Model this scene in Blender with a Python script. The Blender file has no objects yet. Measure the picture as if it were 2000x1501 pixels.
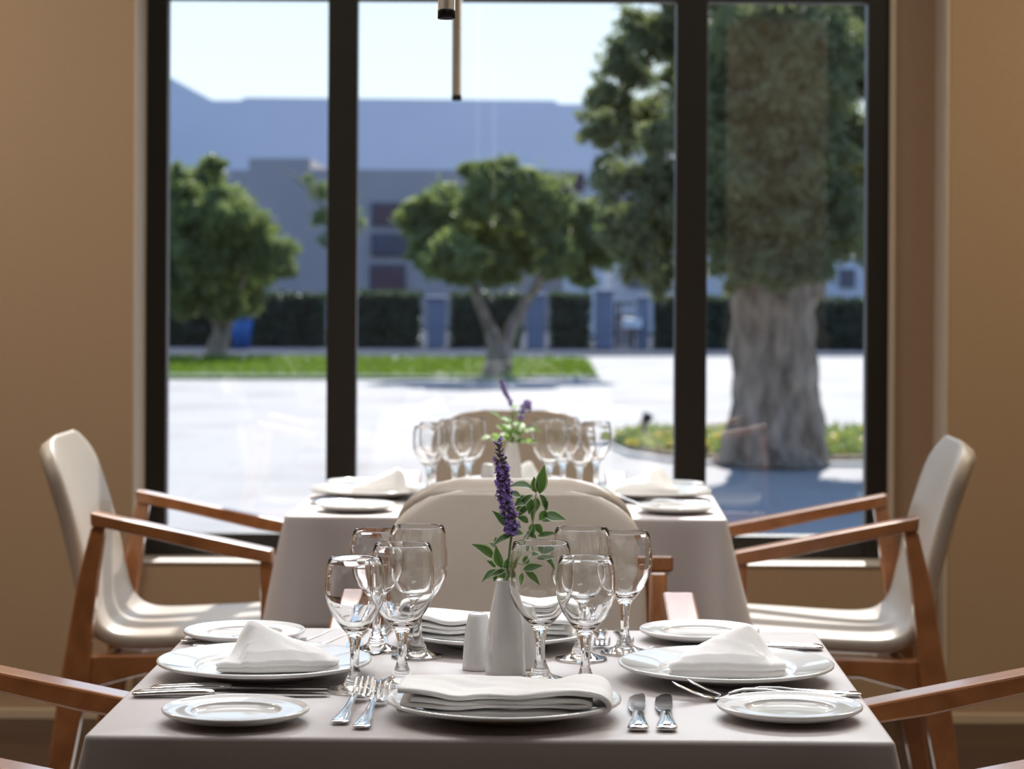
import bpy, bmesh, math, random
import numpy as np
from mathutils import Vector, Matrix

random.seed(7)
RNG = np.random.default_rng(7)
SC = bpy.context.scene
COL = SC.collection
PI = math.pi
R = math.radians

# ------------------------------------------------------------------ camera
FOCAL = 85.0
F = 2000 * FOCAL / 36.0
CAM_Z = 1.262
ROLL = R(0.3)
cam_data = bpy.data.cameras.new('camera')
cam_data.lens = FOCAL
cam_data.sensor_width = 36.0
cam_data.sensor_fit = 'HORIZONTAL'
cam_data.shift_y = -(750.5 - 530) / 2000
cam_data.clip_start = 0.05
cam_data.clip_end = 500
cam_data.dof.use_dof = True
cam_data.dof.focus_distance = 3.02
cam_data.dof.aperture_fstop = 7.6
cam = bpy.data.objects.new('camera', cam_data)
COL.objects.link(cam)
cam.matrix_world = Matrix.Translation((0, 0, CAM_Z)) @ Matrix.Rotation(PI / 2, 4, 'X') @ Matrix.Rotation(ROLL, 4, 'Z')
SC.camera = cam

# ------------------------------------------------------------------ view
SC.view_settings.view_transform = 'Standard'
SC.view_settings.look = 'None'
SC.view_settings.gamma = 1.0
SC.view_settings.use_curve_mapping = False
SC.view_settings.exposure = 0.0
SC.cycles.max_bounces = 16
SC.cycles.transmission_bounces = 14
SC.cycles.transparent_max_bounces = 16
SC.cycles.glossy_bounces = 6
SC.cycles.diffuse_bounces = 5
SC.cycles.sample_clamp_indirect = 6.0
SC.cycles.blur_glossy = 0.3

# ------------------------------------------------------------------ sky and sun
SUN_EL, SUN_AZ = R(43), R(6)          # azimuth measured from +Y towards +X
world = bpy.data.worlds.new('sky')
SC.world = world
world.use_nodes = True
nt = world.node_tree
nt.nodes.clear()
wo = nt.nodes.new('ShaderNodeOutputWorld')
bg = nt.nodes.new('ShaderNodeBackground')
# clear summer sky: whitish towards the sun and the horizon, deeper blue overhead and behind the viewer
geo = nt.nodes.new('ShaderNodeTexCoord')
sep = nt.nodes.new('ShaderNodeSeparateXYZ')
nt.links.new(geo.outputs['Generated'], sep.inputs[0])
def sky_ramp(stops):
    r = nt.nodes.new('ShaderNodeValToRGB')
    e = r.color_ramp.elements
    while len(e) < len(stops): e.new(0.5)
    for k, (p, c) in enumerate(stops):
        e[k].position = p
        e[k].color = (*c, 1)
    nt.links.new(sep.outputs['Z'], r.inputs[0])
    return r
sunward = sky_ramp([(0.0, (0.80, 0.90, 0.97)), (0.05, (0.78, 0.89, 0.97)), (0.12, (0.70, 0.85, 0.97)), (0.45, (0.42, 0.64, 0.95)), (1.0, (0.22, 0.40, 0.78))])
away = sky_ramp([(0.0, (0.50, 0.66, 0.92)), (0.15, (0.36, 0.55, 0.92)), (0.5, (0.22, 0.40, 0.80)), (1.0, (0.20, 0.38, 0.76))])
mr = nt.nodes.new('ShaderNodeMapRange')
mr.inputs['From Min'].default_value = -0.2
mr.inputs['From Max'].default_value = 0.7
nt.links.new(sep.outputs['Y'], mr.inputs['Value'])
mixs = nt.nodes.new('ShaderNodeMix')
mixs.data_type = 'RGBA'
nt.links.new(mr.outputs[0], mixs.inputs['Factor'])
nt.links.new(away.outputs[0], mixs.inputs['A'])
nt.links.new(sunward.outputs[0], mixs.inputs['B'])
nt.links.new(mixs.outputs['Result'], bg.inputs[0])
bg.inputs[1].default_value = 1.5
nt.links.new(bg.outputs[0], wo.inputs[0])

def light(name, kind, energy, color, loc, rot=(0, 0, 0), size=1.0, size_y=None, spread=None):
    d = bpy.data.lights.new(name, kind)
    d.energy = energy
    d.color = color
    if kind == 'AREA':
        d.shape = 'RECTANGLE'
        d.size = size
        d.size_y = size_y or size
        if spread: d.spread = spread
    o = bpy.data.objects.new(name, d)
    o.location = loc
    o.rotation_euler = rot
    COL.objects.link(o)
    return o

sun = light('sun', 'SUN', 10.0, (1.0, 0.955, 0.9), (0, 30, 40))
sun.data.angle = R(0.55)
sd = Vector((math.sin(SUN_AZ) * math.cos(SUN_EL), math.cos(SUN_AZ) * math.cos(SUN_EL), math.sin(SUN_EL)))
sun.rotation_euler = sd.to_track_quat('Z', 'Y').to_euler()
# fill lights added to brighten the room, out of the frame; no fixtures seen
kl = light('window_side_fill_light', 'AREA', 55, (0.90, 0.95, 1.0), (0.5, 6.3, 2.86), (0, 0, 0), 2.6, 0.5, R(110))  # added fill from the window side onto the front table
kl.rotation_euler = (Vector((0.5, 6.3, 2.86)) - Vector((0, 3.0, 0.75))).to_track_quat('Z', 'Y').to_euler()
light('overhead_fill_light', 'AREA', 24, (0.98, 0.98, 1.0), (0, 3.5, 2.93), (0, 0, 0), 3.0, 1.0, R(105))  # added overhead fill for the front table and chair faces
light('overhead_fill_light', 'AREA', 14, (1.0, 0.94, 0.87), (0, 5.0, 2.93), (0, 0, 0), 4.6, 1.2)  # second overhead fill, added above the rear table
for cx_ in (-3.9, 3.9):
    light('upward_fill_light', 'AREA', 26, (1.0, 0.95, 0.88), (cx_, 4.6, 2.45), (PI, 0, 0), 0.25, 4.0)  # added upward fill to brighten the ceiling and glass rims
tl = light('frontal_fill_light', 'AREA', 1.6, (1.0, 0.96, 0.92), (0.5, 1.3, 2.9), (0, 0, 0), 1.2, 0.3, R(60))  # added frontal fill for the vase and napkin fronts
tl.rotation_euler = (Vector((0.5, 1.3, 2.9)) - Vector((0, 3.4, 0.85))).to_track_quat('Z', 'Y').to_euler()
light('wall_fill_light', 'AREA', 13, (1.0, 0.85, 0.62), (1.75, -0.9, 2.9), (R(-32), 0, 0), 0.6, 0.2)  # added to light the column for its reflection in the pane
light('wall_fill_light', 'AREA', 29, (1.0, 0.80, 0.46), (2.3, 5.5, 2.9), (0, 0, 0), 1.2, 0.4)  # warm light added to yellow the right wall
light('wall_fill_light', 'AREA', 36, (1.0, 0.90, 0.76), (-2.2, 5.4, 2.9), (0, 0, 0), 1.2, 0.4)  # fill added to lift the left wall

# ------------------------------------------------------------------ helpers
def pix(u, v, z=None, d=None):
    """World point seen at photo position (u, v) on the level z or at the distance d."""
    du, dv = u - 1000, v - 530
    c, s = math.cos(ROLL), math.sin(ROLL)
    a, b = du * c + dv * s, -du * s + dv * c
    if d is None:
        d = (CAM_Z - z) * F / b
    return Vector((a * d / F, d, CAM_Z - b * d / F))

MATS = {}
def mat(name, color, rough=0.6, metal=0.0, vary=0.0, scale=40.0, bump=0.0, bump_scale=None, spec=0.5,
        color2=None, stretch=None, trans=0.0, ior=1.45, sheen=0.0, coat=0.0, subsurf=0.0):
    m = bpy.data.materials.new(name)
    m.use_nodes = True
    t = m.node_tree
    b = t.nodes['Principled BSDF']
    b.inputs['Roughness'].default_value = rough
    b.inputs['Metallic'].default_value = metal
    b.inputs['Specular IOR Level'].default_value = spec
    b.inputs['IOR'].default_value = ior
    b.inputs['Transmission Weight'].default_value = trans
    b.inputs['Sheen Weight'].default_value = sheen
    b.inputs['Coat Weight'].default_value = coat
    b.inputs['Base Color'].default_value = (*color, 1)
    if subsurf:
        b.inputs['Subsurface Weight'].default_value = subsurf
        b.inputs['Subsurface Radius'].default_value = (0.01, 0.008, 0.006)
    if vary or color2 or bump:
        tc = t.nodes.new('ShaderNodeTexCoord')
        mp = t.nodes.new('ShaderNodeMapping')
        t.links.new(tc.outputs['Object'], mp.inputs[0])
        if stretch: mp.inputs['Scale'].default_value = stretch
        nz = t.nodes.new('ShaderNodeTexNoise')
        nz.inputs['Scale'].default_value = scale
        nz.inputs['Detail'].default_value = 5
        t.links.new(mp.outputs[0], nz.inputs['Vector'])
        if vary or color2:
            rp = t.nodes.new('ShaderNodeValToRGB')
            c2 = color2 or tuple(c * (1 - vary) for c in color)
            rp.color_ramp.elements[0].position = 0.3
            rp.color_ramp.elements[1].position = 0.7
            rp.color_ramp.elements[0].color = (*c2, 1)
            rp.color_ramp.elements[1].color = (*color, 1)
            t.links.new(nz.outputs['Fac'], rp.inputs[0])
            t.links.new(rp.outputs[0], b.inputs['Base Color'])
        if bump:
            bp = t.nodes.new('ShaderNodeBump')
            bp.inputs['Strength'].default_value = bump
            bp.inputs['Distance'].default_value = 0.002
            n2 = nz
            if bump_scale:
                n2 = t.nodes.new('ShaderNodeTexNoise')
                n2.inputs['Scale'].default_value = bump_scale
                t.links.new(mp.outputs[0], n2.inputs['Vector'])
            t.links.new(n2.outputs['Fac'], bp.inputs['Height'])
            t.links.new(bp.outputs[0], b.inputs['Normal'])
    MATS[name] = m
    return m

def leaf_mat(name, c1, c2, trans_col, tw=0.35, rough=0.55):
    m = bpy.data.materials.new(name)
    m.use_nodes = True
    t = m.node_tree
    b = t.nodes['Principled BSDF']
    b.inputs['Roughness'].default_value = rough
    tc = t.nodes.new('ShaderNodeTexCoord')
    nz = t.nodes.new('ShaderNodeTexNoise')
    nz.inputs['Scale'].default_value = 3.0
    nz.inputs['Detail'].default_value = 4
    t.links.new(tc.outputs['Object'], nz.inputs['Vector'])
    rp = t.nodes.new('ShaderNodeValToRGB')
    rp.color_ramp.elements[0].position = 0.35
    rp.color_ramp.elements[1].position = 0.65
    rp.color_ramp.elements[0].color = (*c1, 1)
    rp.color_ramp.elements[1].color = (*c2, 1)
    t.links.new(nz.outputs['Fac'], rp.inputs[0])
    t.links.new(rp.outputs[0], b.inputs['Base Color'])
    tr = t.nodes.new('ShaderNodeBsdfTranslucent')
    tr.inputs[0].default_value = (*trans_col, 1)
    mx = t.nodes.new('ShaderNodeMixShader')
    mx.inputs[0].default_value = tw
    t.links.new(b.outputs[0], mx.inputs[1])
    t.links.new(tr.outputs[0], mx.inputs[2])
    t.links.new(mx.outputs[0], t.nodes['Material Output'].inputs[0])
    return m

def pane_mat(name, tint=(0.95, 0.97, 0.97), gain=1.0):
    m = bpy.data.materials.new(name)
    m.use_nodes = True
    t = m.node_tree
    t.nodes.remove(t.nodes['Principled BSDF'])
    tr = t.nodes.new('ShaderNodeBsdfTransparent')
    tr.inputs[0].default_value = (*tint, 1)
    gl = t.nodes.new('ShaderNodeBsdfGlossy')
    gl.inputs['Roughness'].default_value = 0.0
    ge = t.nodes.new('ShaderNodeNewGeometry')
    dt = t.nodes.new('ShaderNodeVectorMath')
    dt.operation = 'DOT_PRODUCT'
    t.links.new(ge.outputs['Incoming'], dt.inputs[0])
    t.links.new(ge.outputs['Normal'], dt.inputs[1])
    def mth(op, a, b=None):
        n = t.nodes.new('ShaderNodeMath')
        n.operation = op
        if isinstance(a, (int, float)): n.inputs[0].default_value = a
        else: t.links.new(a, n.inputs[0])
        if b is not None:
            if isinstance(b, (int, float)): n.inputs[1].default_value = b
            else: t.links.new(b, n.inputs[1])
        return n.outputs[0]
    cosv = mth('ABSOLUTE', dt.outputs['Value'])
    p5 = mth('POWER', mth('SUBTRACT', 1.0, cosv), 5.0)
    refl = mth('ADD', mth('MULTIPLY', p5, 0.92), 0.043)
    mu = t.nodes.new('ShaderNodeMath')
    mu.operation = 'MULTIPLY'
    mu.use_clamp = True
    mu.inputs[1].default_value = gain
    t.links.new(refl, mu.inputs[0])
    mx = t.nodes.new('ShaderNodeMixShader')
    t.links.new(mu.outputs[0], mx.inputs[0])
    t.links.new(tr.outputs[0], mx.inputs[1])
    t.links.new(gl.outputs[0], mx.inputs[2])
    t.links.new(mx.outputs[0], t.nodes['Material Output'].inputs[0])
    return m

def wood_mat(name, c1, c2, rough=0.4, axis=(1, 1, 1), scale=6, coat=0.0):
    m = bpy.data.materials.new(name)
    m.use_nodes = True
    t = m.node_tree
    b = t.nodes['Principled BSDF']
    b.inputs['Roughness'].default_value = rough
    b.inputs['Coat Weight'].default_value = coat
    b.inputs['Coat Roughness'].default_value = 0.12
    b.inputs['Coat IOR'].default_value = 1.8
    tc = t.nodes.new('ShaderNodeTexCoord')
    mp = t.nodes.new('ShaderNodeMapping')
    mp.inputs['Scale'].default_value = axis
    t.links.new(tc.outputs['Object'], mp.inputs[0])
    nz = t.nodes.new('ShaderNodeTexNoise')
    nz.inputs['Scale'].default_value = scale
    nz.inputs['Detail'].default_value = 8
    nz.inputs['Distortion'].default_value = 0.6
    t.links.new(mp.outputs[0], nz.inputs['Vector'])
    rp = t.nodes.new('ShaderNodeValToRGB')
    rp.color_ramp.elements[0].position = 0.3
    rp.color_ramp.elements[1].position = 0.7
    rp.color_ramp.elements[0].color = (*c1, 1)
    rp.color_ramp.elements[1].color = (*c2, 1)
    t.links.new(nz.outputs['Fac'], rp.inputs[0])
    t.links.new(rp.outputs[0], b.inputs['Base Color'])
    return m

def floor_mat(name):
    m = bpy.data.materials.new(name)
    m.use_nodes = True
    t = m.node_tree
    b = t.nodes['Principled BSDF']
    b.inputs['Roughness'].default_value = 0.38
    tc = t.nodes.new('ShaderNodeTexCoord')
    br = t.nodes.new('ShaderNodeTexBrick')
    br.inputs['Scale'].default_value = 1.0
    br.inputs['Brick Width'].default_value = 1.2
    br.inputs['Row Height'].default_value = 0.14
    br.inputs['Mortar Size'].default_value = 0.002
    br.inputs['Color1'].default_value = (0.055, 0.028, 0.016, 1)
    br.inputs['Color2'].default_value = (0.038, 0.020, 0.012, 1)
    br.inputs['Mortar'].default_value = (0.012, 0.007, 0.005, 1)
    t.links.new(tc.outputs['Object'], br.inputs['Vector'])
    t.links.new(br.outputs['Color'], b.inputs['Base Color'])
    return m

def paving_mat(name):
    """Pale concrete paving with slab joints, blotches and darker stains."""
    m = bpy.data.materials.new(name)
    m.use_nodes = True
    t = m.node_tree
    b = t.nodes['Principled BSDF']
    b.inputs['Roughness'].default_value = 0.8
    tc = t.nodes.new('ShaderNodeTexCoord')
    nz = t.nodes.new('ShaderNodeTexNoise')
    nz.inputs['Scale'].default_value = 0.6
    nz.inputs['Detail'].default_value = 6
    t.links.new(tc.outputs['Object'], nz.inputs['Vector'])
    rp = t.nodes.new('ShaderNodeValToRGB')
    rp.color_ramp.elements[0].position = 0.30
    rp.color_ramp.elements[1].position = 0.52
    rp.color_ramp.elements[0].color = (0.17, 0.162, 0.162, 1)
    rp.color_ramp.elements[1].color = (0.255, 0.246, 0.242, 1)
    t.links.new(nz.outputs['Fac'], rp.inputs[0])
    br = t.nodes.new('ShaderNodeTexBrick')
    br.inputs['Scale'].default_value = 1.0
    br.inputs['Brick Width'].default_value = 0.9
    br.inputs['Row Height'].default_value = 0.6
    br.inputs['Mortar Size'].default_value = 0.012
    br.inputs['Color1'].default_value = (1, 1, 1, 1)
    br.inputs['Color2'].default_value = (0.96, 0.96, 0.96, 1)
    br.inputs['Mortar'].default_value = (0.8, 0.8, 0.8, 1)
    t.links.new(tc.outputs['Object'], br.inputs['Vector'])
    mx = t.nodes.new('ShaderNodeMix')
    mx.data_type = 'RGBA'
    mx.blend_type = 'MULTIPLY'
    mx.inputs['Factor'].default_value = 1
    t.links.new(rp.outputs[0], mx.inputs['A'])
    t.links.new(br.outputs['Color'], mx.inputs['B'])
    t.links.new(mx.outputs['Result'], b.inputs['Base Color'])
    return m

def link(name, me, m=None, parent=None):
    o = bpy.data.objects.new(name, me)
    COL.objects.link(o)
    if m is not None:
        for mm in (m if isinstance(m, (list, tuple)) else [m]):
            me.materials.append(mm)
    if parent is not None: o.parent = parent
    return o

def finish(name, bm, m=None, parent=None, smooth=False, recalc=True):
    if recalc: bmesh.ops.recalc_face_normals(bm, faces=bm.faces)
    me = bpy.data.meshes.new(name)
    bm.to_mesh(me)
    bm.free()
    if smooth:
        me.polygons.foreach_set('use_smooth', [True] * len(me.polygons))
    return link(name, me, m, parent)

def tag(o, label=None, cat=None, group=None, kind=None):
    if label: o['label'] = label
    if cat: o['category'] = cat
    if group: o['group'] = group
    if kind: o['kind'] = kind
    return o

def empty(name, loc=(0, 0, 0), rz=0.0):
    o = bpy.data.objects.new(name, None)
    o.empty_display_size = 0.1
    o.location = loc
    o.rotation_euler = (0, 0, rz)
    COL.objects.link(o)
    return o

def copy_tree(o, parent=None):
    c = o.copy()
    COL.objects.link(c)
    if parent is not None: c.parent = parent
    for ch in list(o.children): copy_tree(ch, c)
    return c

def box(bm, lo, hi):
    vs = [bm.verts.new((x, y, z)) for x in (lo[0], hi[0]) for y in (lo[1], hi[1]) for z in (lo[2], hi[2])]
    for f in ((0, 1, 3, 2), (4, 6, 7, 5), (0, 4, 5, 1), (2, 3, 7, 6), (0, 2, 6, 4), (1, 5, 7, 3)):
        bm.faces.new([vs[i] for i in f])

def boxes(name, lst, m, parent=None, bevel=0.0):
    bm = bmesh.new()
    for lo, hi in lst: box(bm, lo, hi)
    if bevel:
        bmesh.ops.bevel(bm, geom=list(bm.edges), offset=bevel, segments=2, affect='EDGES', profile=0.5)
    return finish(name, bm, m, parent)

def rings_to_bm(bm, rings, close_ring=True, cap=(True, True)):
    vr = [[bm.verts.new(p) for p in r] for r in rings]
    n = len(vr[0])
    for a, b in zip(vr[:-1], vr[1:]):
        for i in range(n if close_ring else n - 1):
            j = (i + 1) % n
            bm.faces.new((a[i], a[j], b[j], b[i]))
    if cap[0]: bm.faces.new(list(reversed(vr[0])))
    if cap[1]: bm.faces.new(vr[-1])
    return vr

def lathe(name, prof, m, parent=None, seg=64, closed=False):
    """Turn a list of (radius, z) around Z; closed joins the last point to the first."""
    bm = bmesh.new()
    cols = []
    for r, z in prof:
        if r < 1e-6:
            cols.append([bm.verts.new((0, 0, z))])
        else:
            cols.append([bm.verts.new((r * math.cos(2 * PI * i / seg), r * math.sin(2 * PI * i / seg), z)) for i in range(seg)])
    pairs = list(zip(cols[:-1], cols[1:]))
    if closed: pairs.append((cols[-1], cols[0]))
    for a, b in pairs:
        for i in range(seg):
            j = (i + 1) % seg
            q = [a[i % len(a)], a[j % len(a)], b[j % len(b)], b[i % len(b)]]
            u = []
            for v in q:
                if v not in u: u.append(v)
            if len(u) > 2: bm.faces.new(u)
    return finish(name, bm, m, parent, smooth=True)

def smooth_profile(pts, n=6):
    """Catmull-Rom through 2-tuples."""
    out = []
    P = [Vector((*p, 0)) if len(p) == 2 else Vector(p) for p in pts]
    for i in range(len(P) - 1):
        p0, p1, p2, p3 = P[max(i - 1, 0)], P[i], P[i + 1], P[min(i + 2, len(P) - 1)]
        for k in range(n):
            t = k / n
            q = 0.5 * ((2 * p1) + (-p0 + p2) * t + (2 * p0 - 5 * p1 + 4 * p2 - p3) * t * t + (-p0 + 3 * p1 - 3 * p2 + p3) * t ** 3)
            out.append(q)
    out.append(P[-1])
    if len(pts[0]) == 2: return [(q.x, q.y) for q in out]
    return out

def tube(bm, pts, radii, seg=8, caps=(True, True)):
    pts = [Vector(p) for p in pts]
    rings = []
    up = Vector((0.13, 0.21, 0.97))
    for i, p in enumerate(pts):
        d = (pts[min(i + 1, len(pts) - 1)] - pts[max(i - 1, 0)]).normalized()
        s = d.cross(up)
        if s.length < 1e-3: s = d.cross(Vector((1, 0, 0)))
        s.normalize()
        t = s.cross(d)
        r = radii[i] if isinstance(radii, (list, tuple)) else radii
        rings.append([p + (s * math.cos(2 * PI * k / seg) + t * math.sin(2 * PI * k / seg)) * r for k in range(seg)])
    rings_to_bm(bm, rings, True, caps)

def sections(bm, secs, n=12, p=2.4):
    """Loft along local Y: (y, x, z, half_width, half_thickness)."""
    rings = []
    for (y, x, z, w, t) in secs:
        ring = []
        for k in range(n):
            a = 2 * PI * k / n
            c, s = math.cos(a), math.sin(a)
            ring.append(Vector((x + w * math.copysign(abs(c) ** (2 / p), c), y, z + t * math.copysign(abs(s) ** (2 / p), s))))
        rings.append(ring)
    rings_to_bm(bm, rings)

def interp(xs, ys, x):
    return float(np.interp(x, xs, ys))

# ------------------------------------------------------------------ materials
M_reveal = mat('lit_reveal_column_beige', (0.52, 0.44, 0.35), 0.6, vary=0.04, scale=40)  # paler tone puts window light on the reveals into colour; column shares it
M_wall = mat('beige_wallcovering', (0.40, 0.28, 0.18), 0.75, vary=0.06, scale=90, bump=0.12, bump_scale=500)
M_ceiling = mat('ceiling_paint', (0.75, 0.72, 0.68), 0.9, vary=0.03, scale=10)
M_base = mat('baseboard_paint', (0.50, 0.40, 0.29), 0.5, vary=0.04, scale=20)
M_sill = mat('sill_stone', (0.62, 0.56, 0.50), 0.45, vary=0.06, scale=60)
M_frame = mat('dark_bronze_aluminium', (0.015, 0.0135, 0.011), 0.45, vary=0.12, scale=30)
M_floor = floor_mat('dark_wood_floor')
M_pane = pane_mat('window_glass', (0.95, 0.965, 0.97), 2.9)
M_cloth = mat('taupe_tablecloth', (0.465, 0.42, 0.41), 0.5, vary=0.05, scale=300, bump=0.15, bump_scale=1400, sheen=0.25)
M_napkin = mat('white_linen', (0.82, 0.81, 0.80), 0.85, vary=0.03, scale=200, bump=0.15, bump_scale=900, sheen=0.2)
M_china = mat('white_glazed_china', (0.74, 0.735, 0.72), 0.08, vary=0.02, scale=15, coat=0.4)
M_steel = mat('polished_steel', (0.78, 0.78, 0.79), 0.10, metal=1.0, vary=0.05, scale=60)
M_glass = mat('clear_wine_glass', (0.985, 0.99, 0.99), 0.0, trans=1.0, ior=1.5)
M_leather = mat('cream_leatherette', (0.375, 0.32, 0.265), 0.34, vary=0.04, scale=60, bump=0.10, bump_scale=700)
M_chairwood = wood_mat('cherry_beech_wood', (0.24, 0.085, 0.026), (0.38, 0.15, 0.05), 0.30, (3, 14, 3), 5, 1.0)
M_tablewood = wood_mat('dark_table_wood', (0.10, 0.05, 0.025), (0.16, 0.08, 0.04), 0.4, (2, 12, 12), 5)
M_brass = mat('champagne_metal', (0.20, 0.155, 0.105), 0.42, metal=0.5, vary=0.06, scale=80)
M_black = mat('black_trim', (0.015, 0.015, 0.018), 0.35, vary=0.1, scale=60)
M_sage = leaf_mat('sage_leaf_green', (0.03, 0.08, 0.02), (0.06, 0.12, 0.035), (0.10, 0.22, 0.03), 0.22)
M_sage_pale = leaf_mat('sage_pale_down', (0.40, 0.48, 0.32), (0.52, 0.58, 0.44), (0.35, 0.42, 0.2), 0.25)
M_stem = leaf_mat('herb_stem', (0.16, 0.25, 0.09), (0.24, 0.33, 0.13), (0.3, 0.4, 0.1), 0.2)
M_lav = leaf_mat('lavender_violet', (0.26, 0.17, 0.52), (0.44, 0.32, 0.72), (0.35, 0.2, 0.7), 0.25)
M_calyx = leaf_mat('lavender_calyx', (0.12, 0.09, 0.17), (0.24, 0.22, 0.24), (0.15, 0.1, 0.2), 0.2)
M_mint = leaf_mat('bright_herb_leaf', (0.09, 0.20, 0.035), (0.17, 0.30, 0.07), (0.35, 0.6, 0.08), 0.4)
M_olive = leaf_mat('olive_leaf', (0.075, 0.115, 0.05), (0.175, 0.225, 0.09), (0.30, 0.38, 0.09), 0.36)
M_olive2 = leaf_mat('olive_leaf_grey', (0.085, 0.115, 0.065), (0.18, 0.21, 0.11), (0.30, 0.35, 0.11), 0.35)
M_bark = mat('olive_bark', (0.37, 0.30, 0.22), 0.9, color2=(0.08, 0.062, 0.046), scale=5, stretch=(2.2, 2.2, 0.7), bump=1.0, bump_scale=14)
M_hedge = leaf_mat('hedge_leaf', (0.028, 0.045, 0.03), (0.06, 0.085, 0.05), (0.10, 0.16, 0.04), 0.22)
M_grass = leaf_mat('lawn_grass', (0.055, 0.125, 0.008), (0.11, 0.185, 0.014), (0.2, 0.3, 0.02), 0.3, 0.95)
M_paving = paving_mat('pale_paving')
M_asphalt = mat('shade_tinted_path', (0.045, 0.055, 0.08), 0.95, vary=0.15, scale=3, spec=0.05)  # dark bluish tone puts the hedge's shade into the asphalt colour
M_kerb = mat('white_kerb', (0.36, 0.35, 0.34), 0.8, vary=0.08, scale=4)
M_post = mat('shade_tinted_white_post', (0.22, 0.24, 0.30), 0.8, vary=0.1, scale=3)  # bluish grey puts the posts' shade into their white
M_soil = mat('bed_soil', (0.22, 0.17, 0.11), 0.95, vary=0.4, scale=6)
M_render_pale = mat('pale_blue_grey_render', (0.56, 0.60, 0.66), 0.85, vary=0.05, scale=0.5)
M_render_brown = mat('taupe_render', (0.40, 0.355, 0.335), 0.85, vary=0.1, scale=0.6)
M_render_white = mat('white_render', (0.70, 0.68, 0.67), 0.85, vary=0.06, scale=0.8)
M_red = mat('red_brown_shutter', (0.13, 0.07, 0.075), 0.6, vary=0.2, scale=4)
M_darkpane = mat('dark_window_pane', (0.10, 0.10, 0.13), 0.15, vary=0.2, scale=3)
M_whitepaint = mat('white_metal_paint', (0.75, 0.75, 0.75), 0.5, vary=0.03, scale=6)
M_blue = mat('blue_plastic', (0.03, 0.15, 0.42), 0.4, vary=0.1, scale=10)
M_yellow = leaf_mat('yellow_petals', (0.55, 0.38, 0.03), (0.75, 0.55, 0.06), (0.8, 0.6, 0.1), 0.3)

# ------------------------------------------------------------------ room shell
WALL_Y = 6.79      # room face of the wall beside the window
REC_Y = 6.97       # room face of the recessed bay round the window
OUT_Y = 7.12
WX0, WX1 = -1.06, 1.09
HEAD = 2.74
SILL = 0.439
CEIL = 2.95

def struct(name, o):
    o.name = name
    o['kind'] = 'structure'
    return o

struct('floor', boxes('floor', [((-4.2, -4.2, -0.12), (4.2, 6.96, 0))], M_floor))
struct('ceiling', boxes('ceiling', [((-4.2, -4.2, CEIL), (4.2, 7.12, CEIL + 0.15))], M_ceiling))
struct('wall_front', boxes('wall_front', [
    ((-4.2, WALL_Y, 0), (WX0, OUT_Y, CEIL)),
    ((WX0, 6.825, 0), (WX1, OUT_Y, SILL - 0.005)),
    ((WX0, WALL_Y, HEAD), (1.225, OUT_Y, CEIL)),
    ((WX1, REC_Y, 0), (1.225, OUT_Y, HEAD)),
    ((1.225, WALL_Y, 0), (4.2, OUT_Y, CEIL))], M_wall, bevel=0.006))
struct('wall_left', boxes('wall_left', [((-4.35, -4.2, 0), (-4.2, 7.12, CEIL))], M_wall))
struct('wall_right', boxes('wall_right', [((4.2, -4.2, 0), (4.35, 7.12, CEIL))], M_wall))
struct('wall_back', boxes('wall_back', [((-4.35, -4.35, 0), (4.35, -4.2, CEIL))], M_wall))
struct('baseboard_front', boxes('baseboard_front', [
    ((1.225, WALL_Y - 0.012, 0), (4.2, WALL_Y, 0.03)),
    ((-4.2, WALL_Y - 0.012, 0), (WX0, WALL_Y, 0.03))], M_base, bevel=0.003))
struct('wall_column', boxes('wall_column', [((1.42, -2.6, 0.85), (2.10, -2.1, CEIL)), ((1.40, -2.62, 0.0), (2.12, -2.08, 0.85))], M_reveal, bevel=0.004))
struct('lit_reveal_left', boxes('lit_reveal_left', [((WX0 - 0.004, WALL_Y - 0.001, SILL), (WX0 + 0.004, 6.98, HEAD))], M_reveal))  # added paler strip: light on the left reveal as colour
struct('lit_reveal_right', boxes('lit_reveal_right', [((WX1 - 0.004, REC_Y - 0.015, SILL), (WX1 + 0.012, 7.03, HEAD))], M_reveal))  # added paler strip: light on the right reveal as colour
struct('lit_pillar_side', boxes('lit_pillar_side', [((1.217, WALL_Y - 0.002, 0.0), (1.227, REC_Y + 0.01, HEAD))], M_reveal, bevel=0.002))  # added paler strip: light grazing the pillar side as colour
struct('trim_1', boxes('trim_1', [((WX0, 6.82, SILL - 0.005), (WX1, 7.14, SILL))], M_sill, bevel=0.0015))

# window: dark frame, panes between the posts
fy0, fy1 = 6.975, 7.035
bars = []
for a, b in ((WX0, -0.996), (-0.534, -0.448), (0.471, 0.563), (1.023, WX1)):
    bars.append(((a, fy0, SILL), (b, fy1, HEAD)))
win = boxes('window_1', bars, M_frame, bevel=0.004)
struct('window_1', win)
xs = [(-0.996, -0.534), (-0.448, 0.471), (0.563, 1.023)]
rl = []
for a, b in xs:
    rl += [((a, fy0 + 0.002, SILL), (b, fy1 - 0.002, 0.503)), ((a, fy0 + 0.002, 2.042), (b, fy1 - 0.002, 2.10)),
           ((a, fy0 + 0.002, HEAD - 0.06), (b, fy1 - 0.002, HEAD))]
boxes('rail', rl, M_frame, win, bevel=0.003)
for a, b in xs:
    for z0, z1 in ((0.503, 2.042), (2.10, HEAD - 0.06)):
        bm = bmesh.new()
        vs = [bm.verts.new(p) for p in ((a, 7.005, z0), (b, 7.005, z0), (b, 7.005, z1), (a, 7.005, z1))]
        bm.faces.new(vs)
        finish('pane', bm, M_pane, win, recalc=False)

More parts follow.
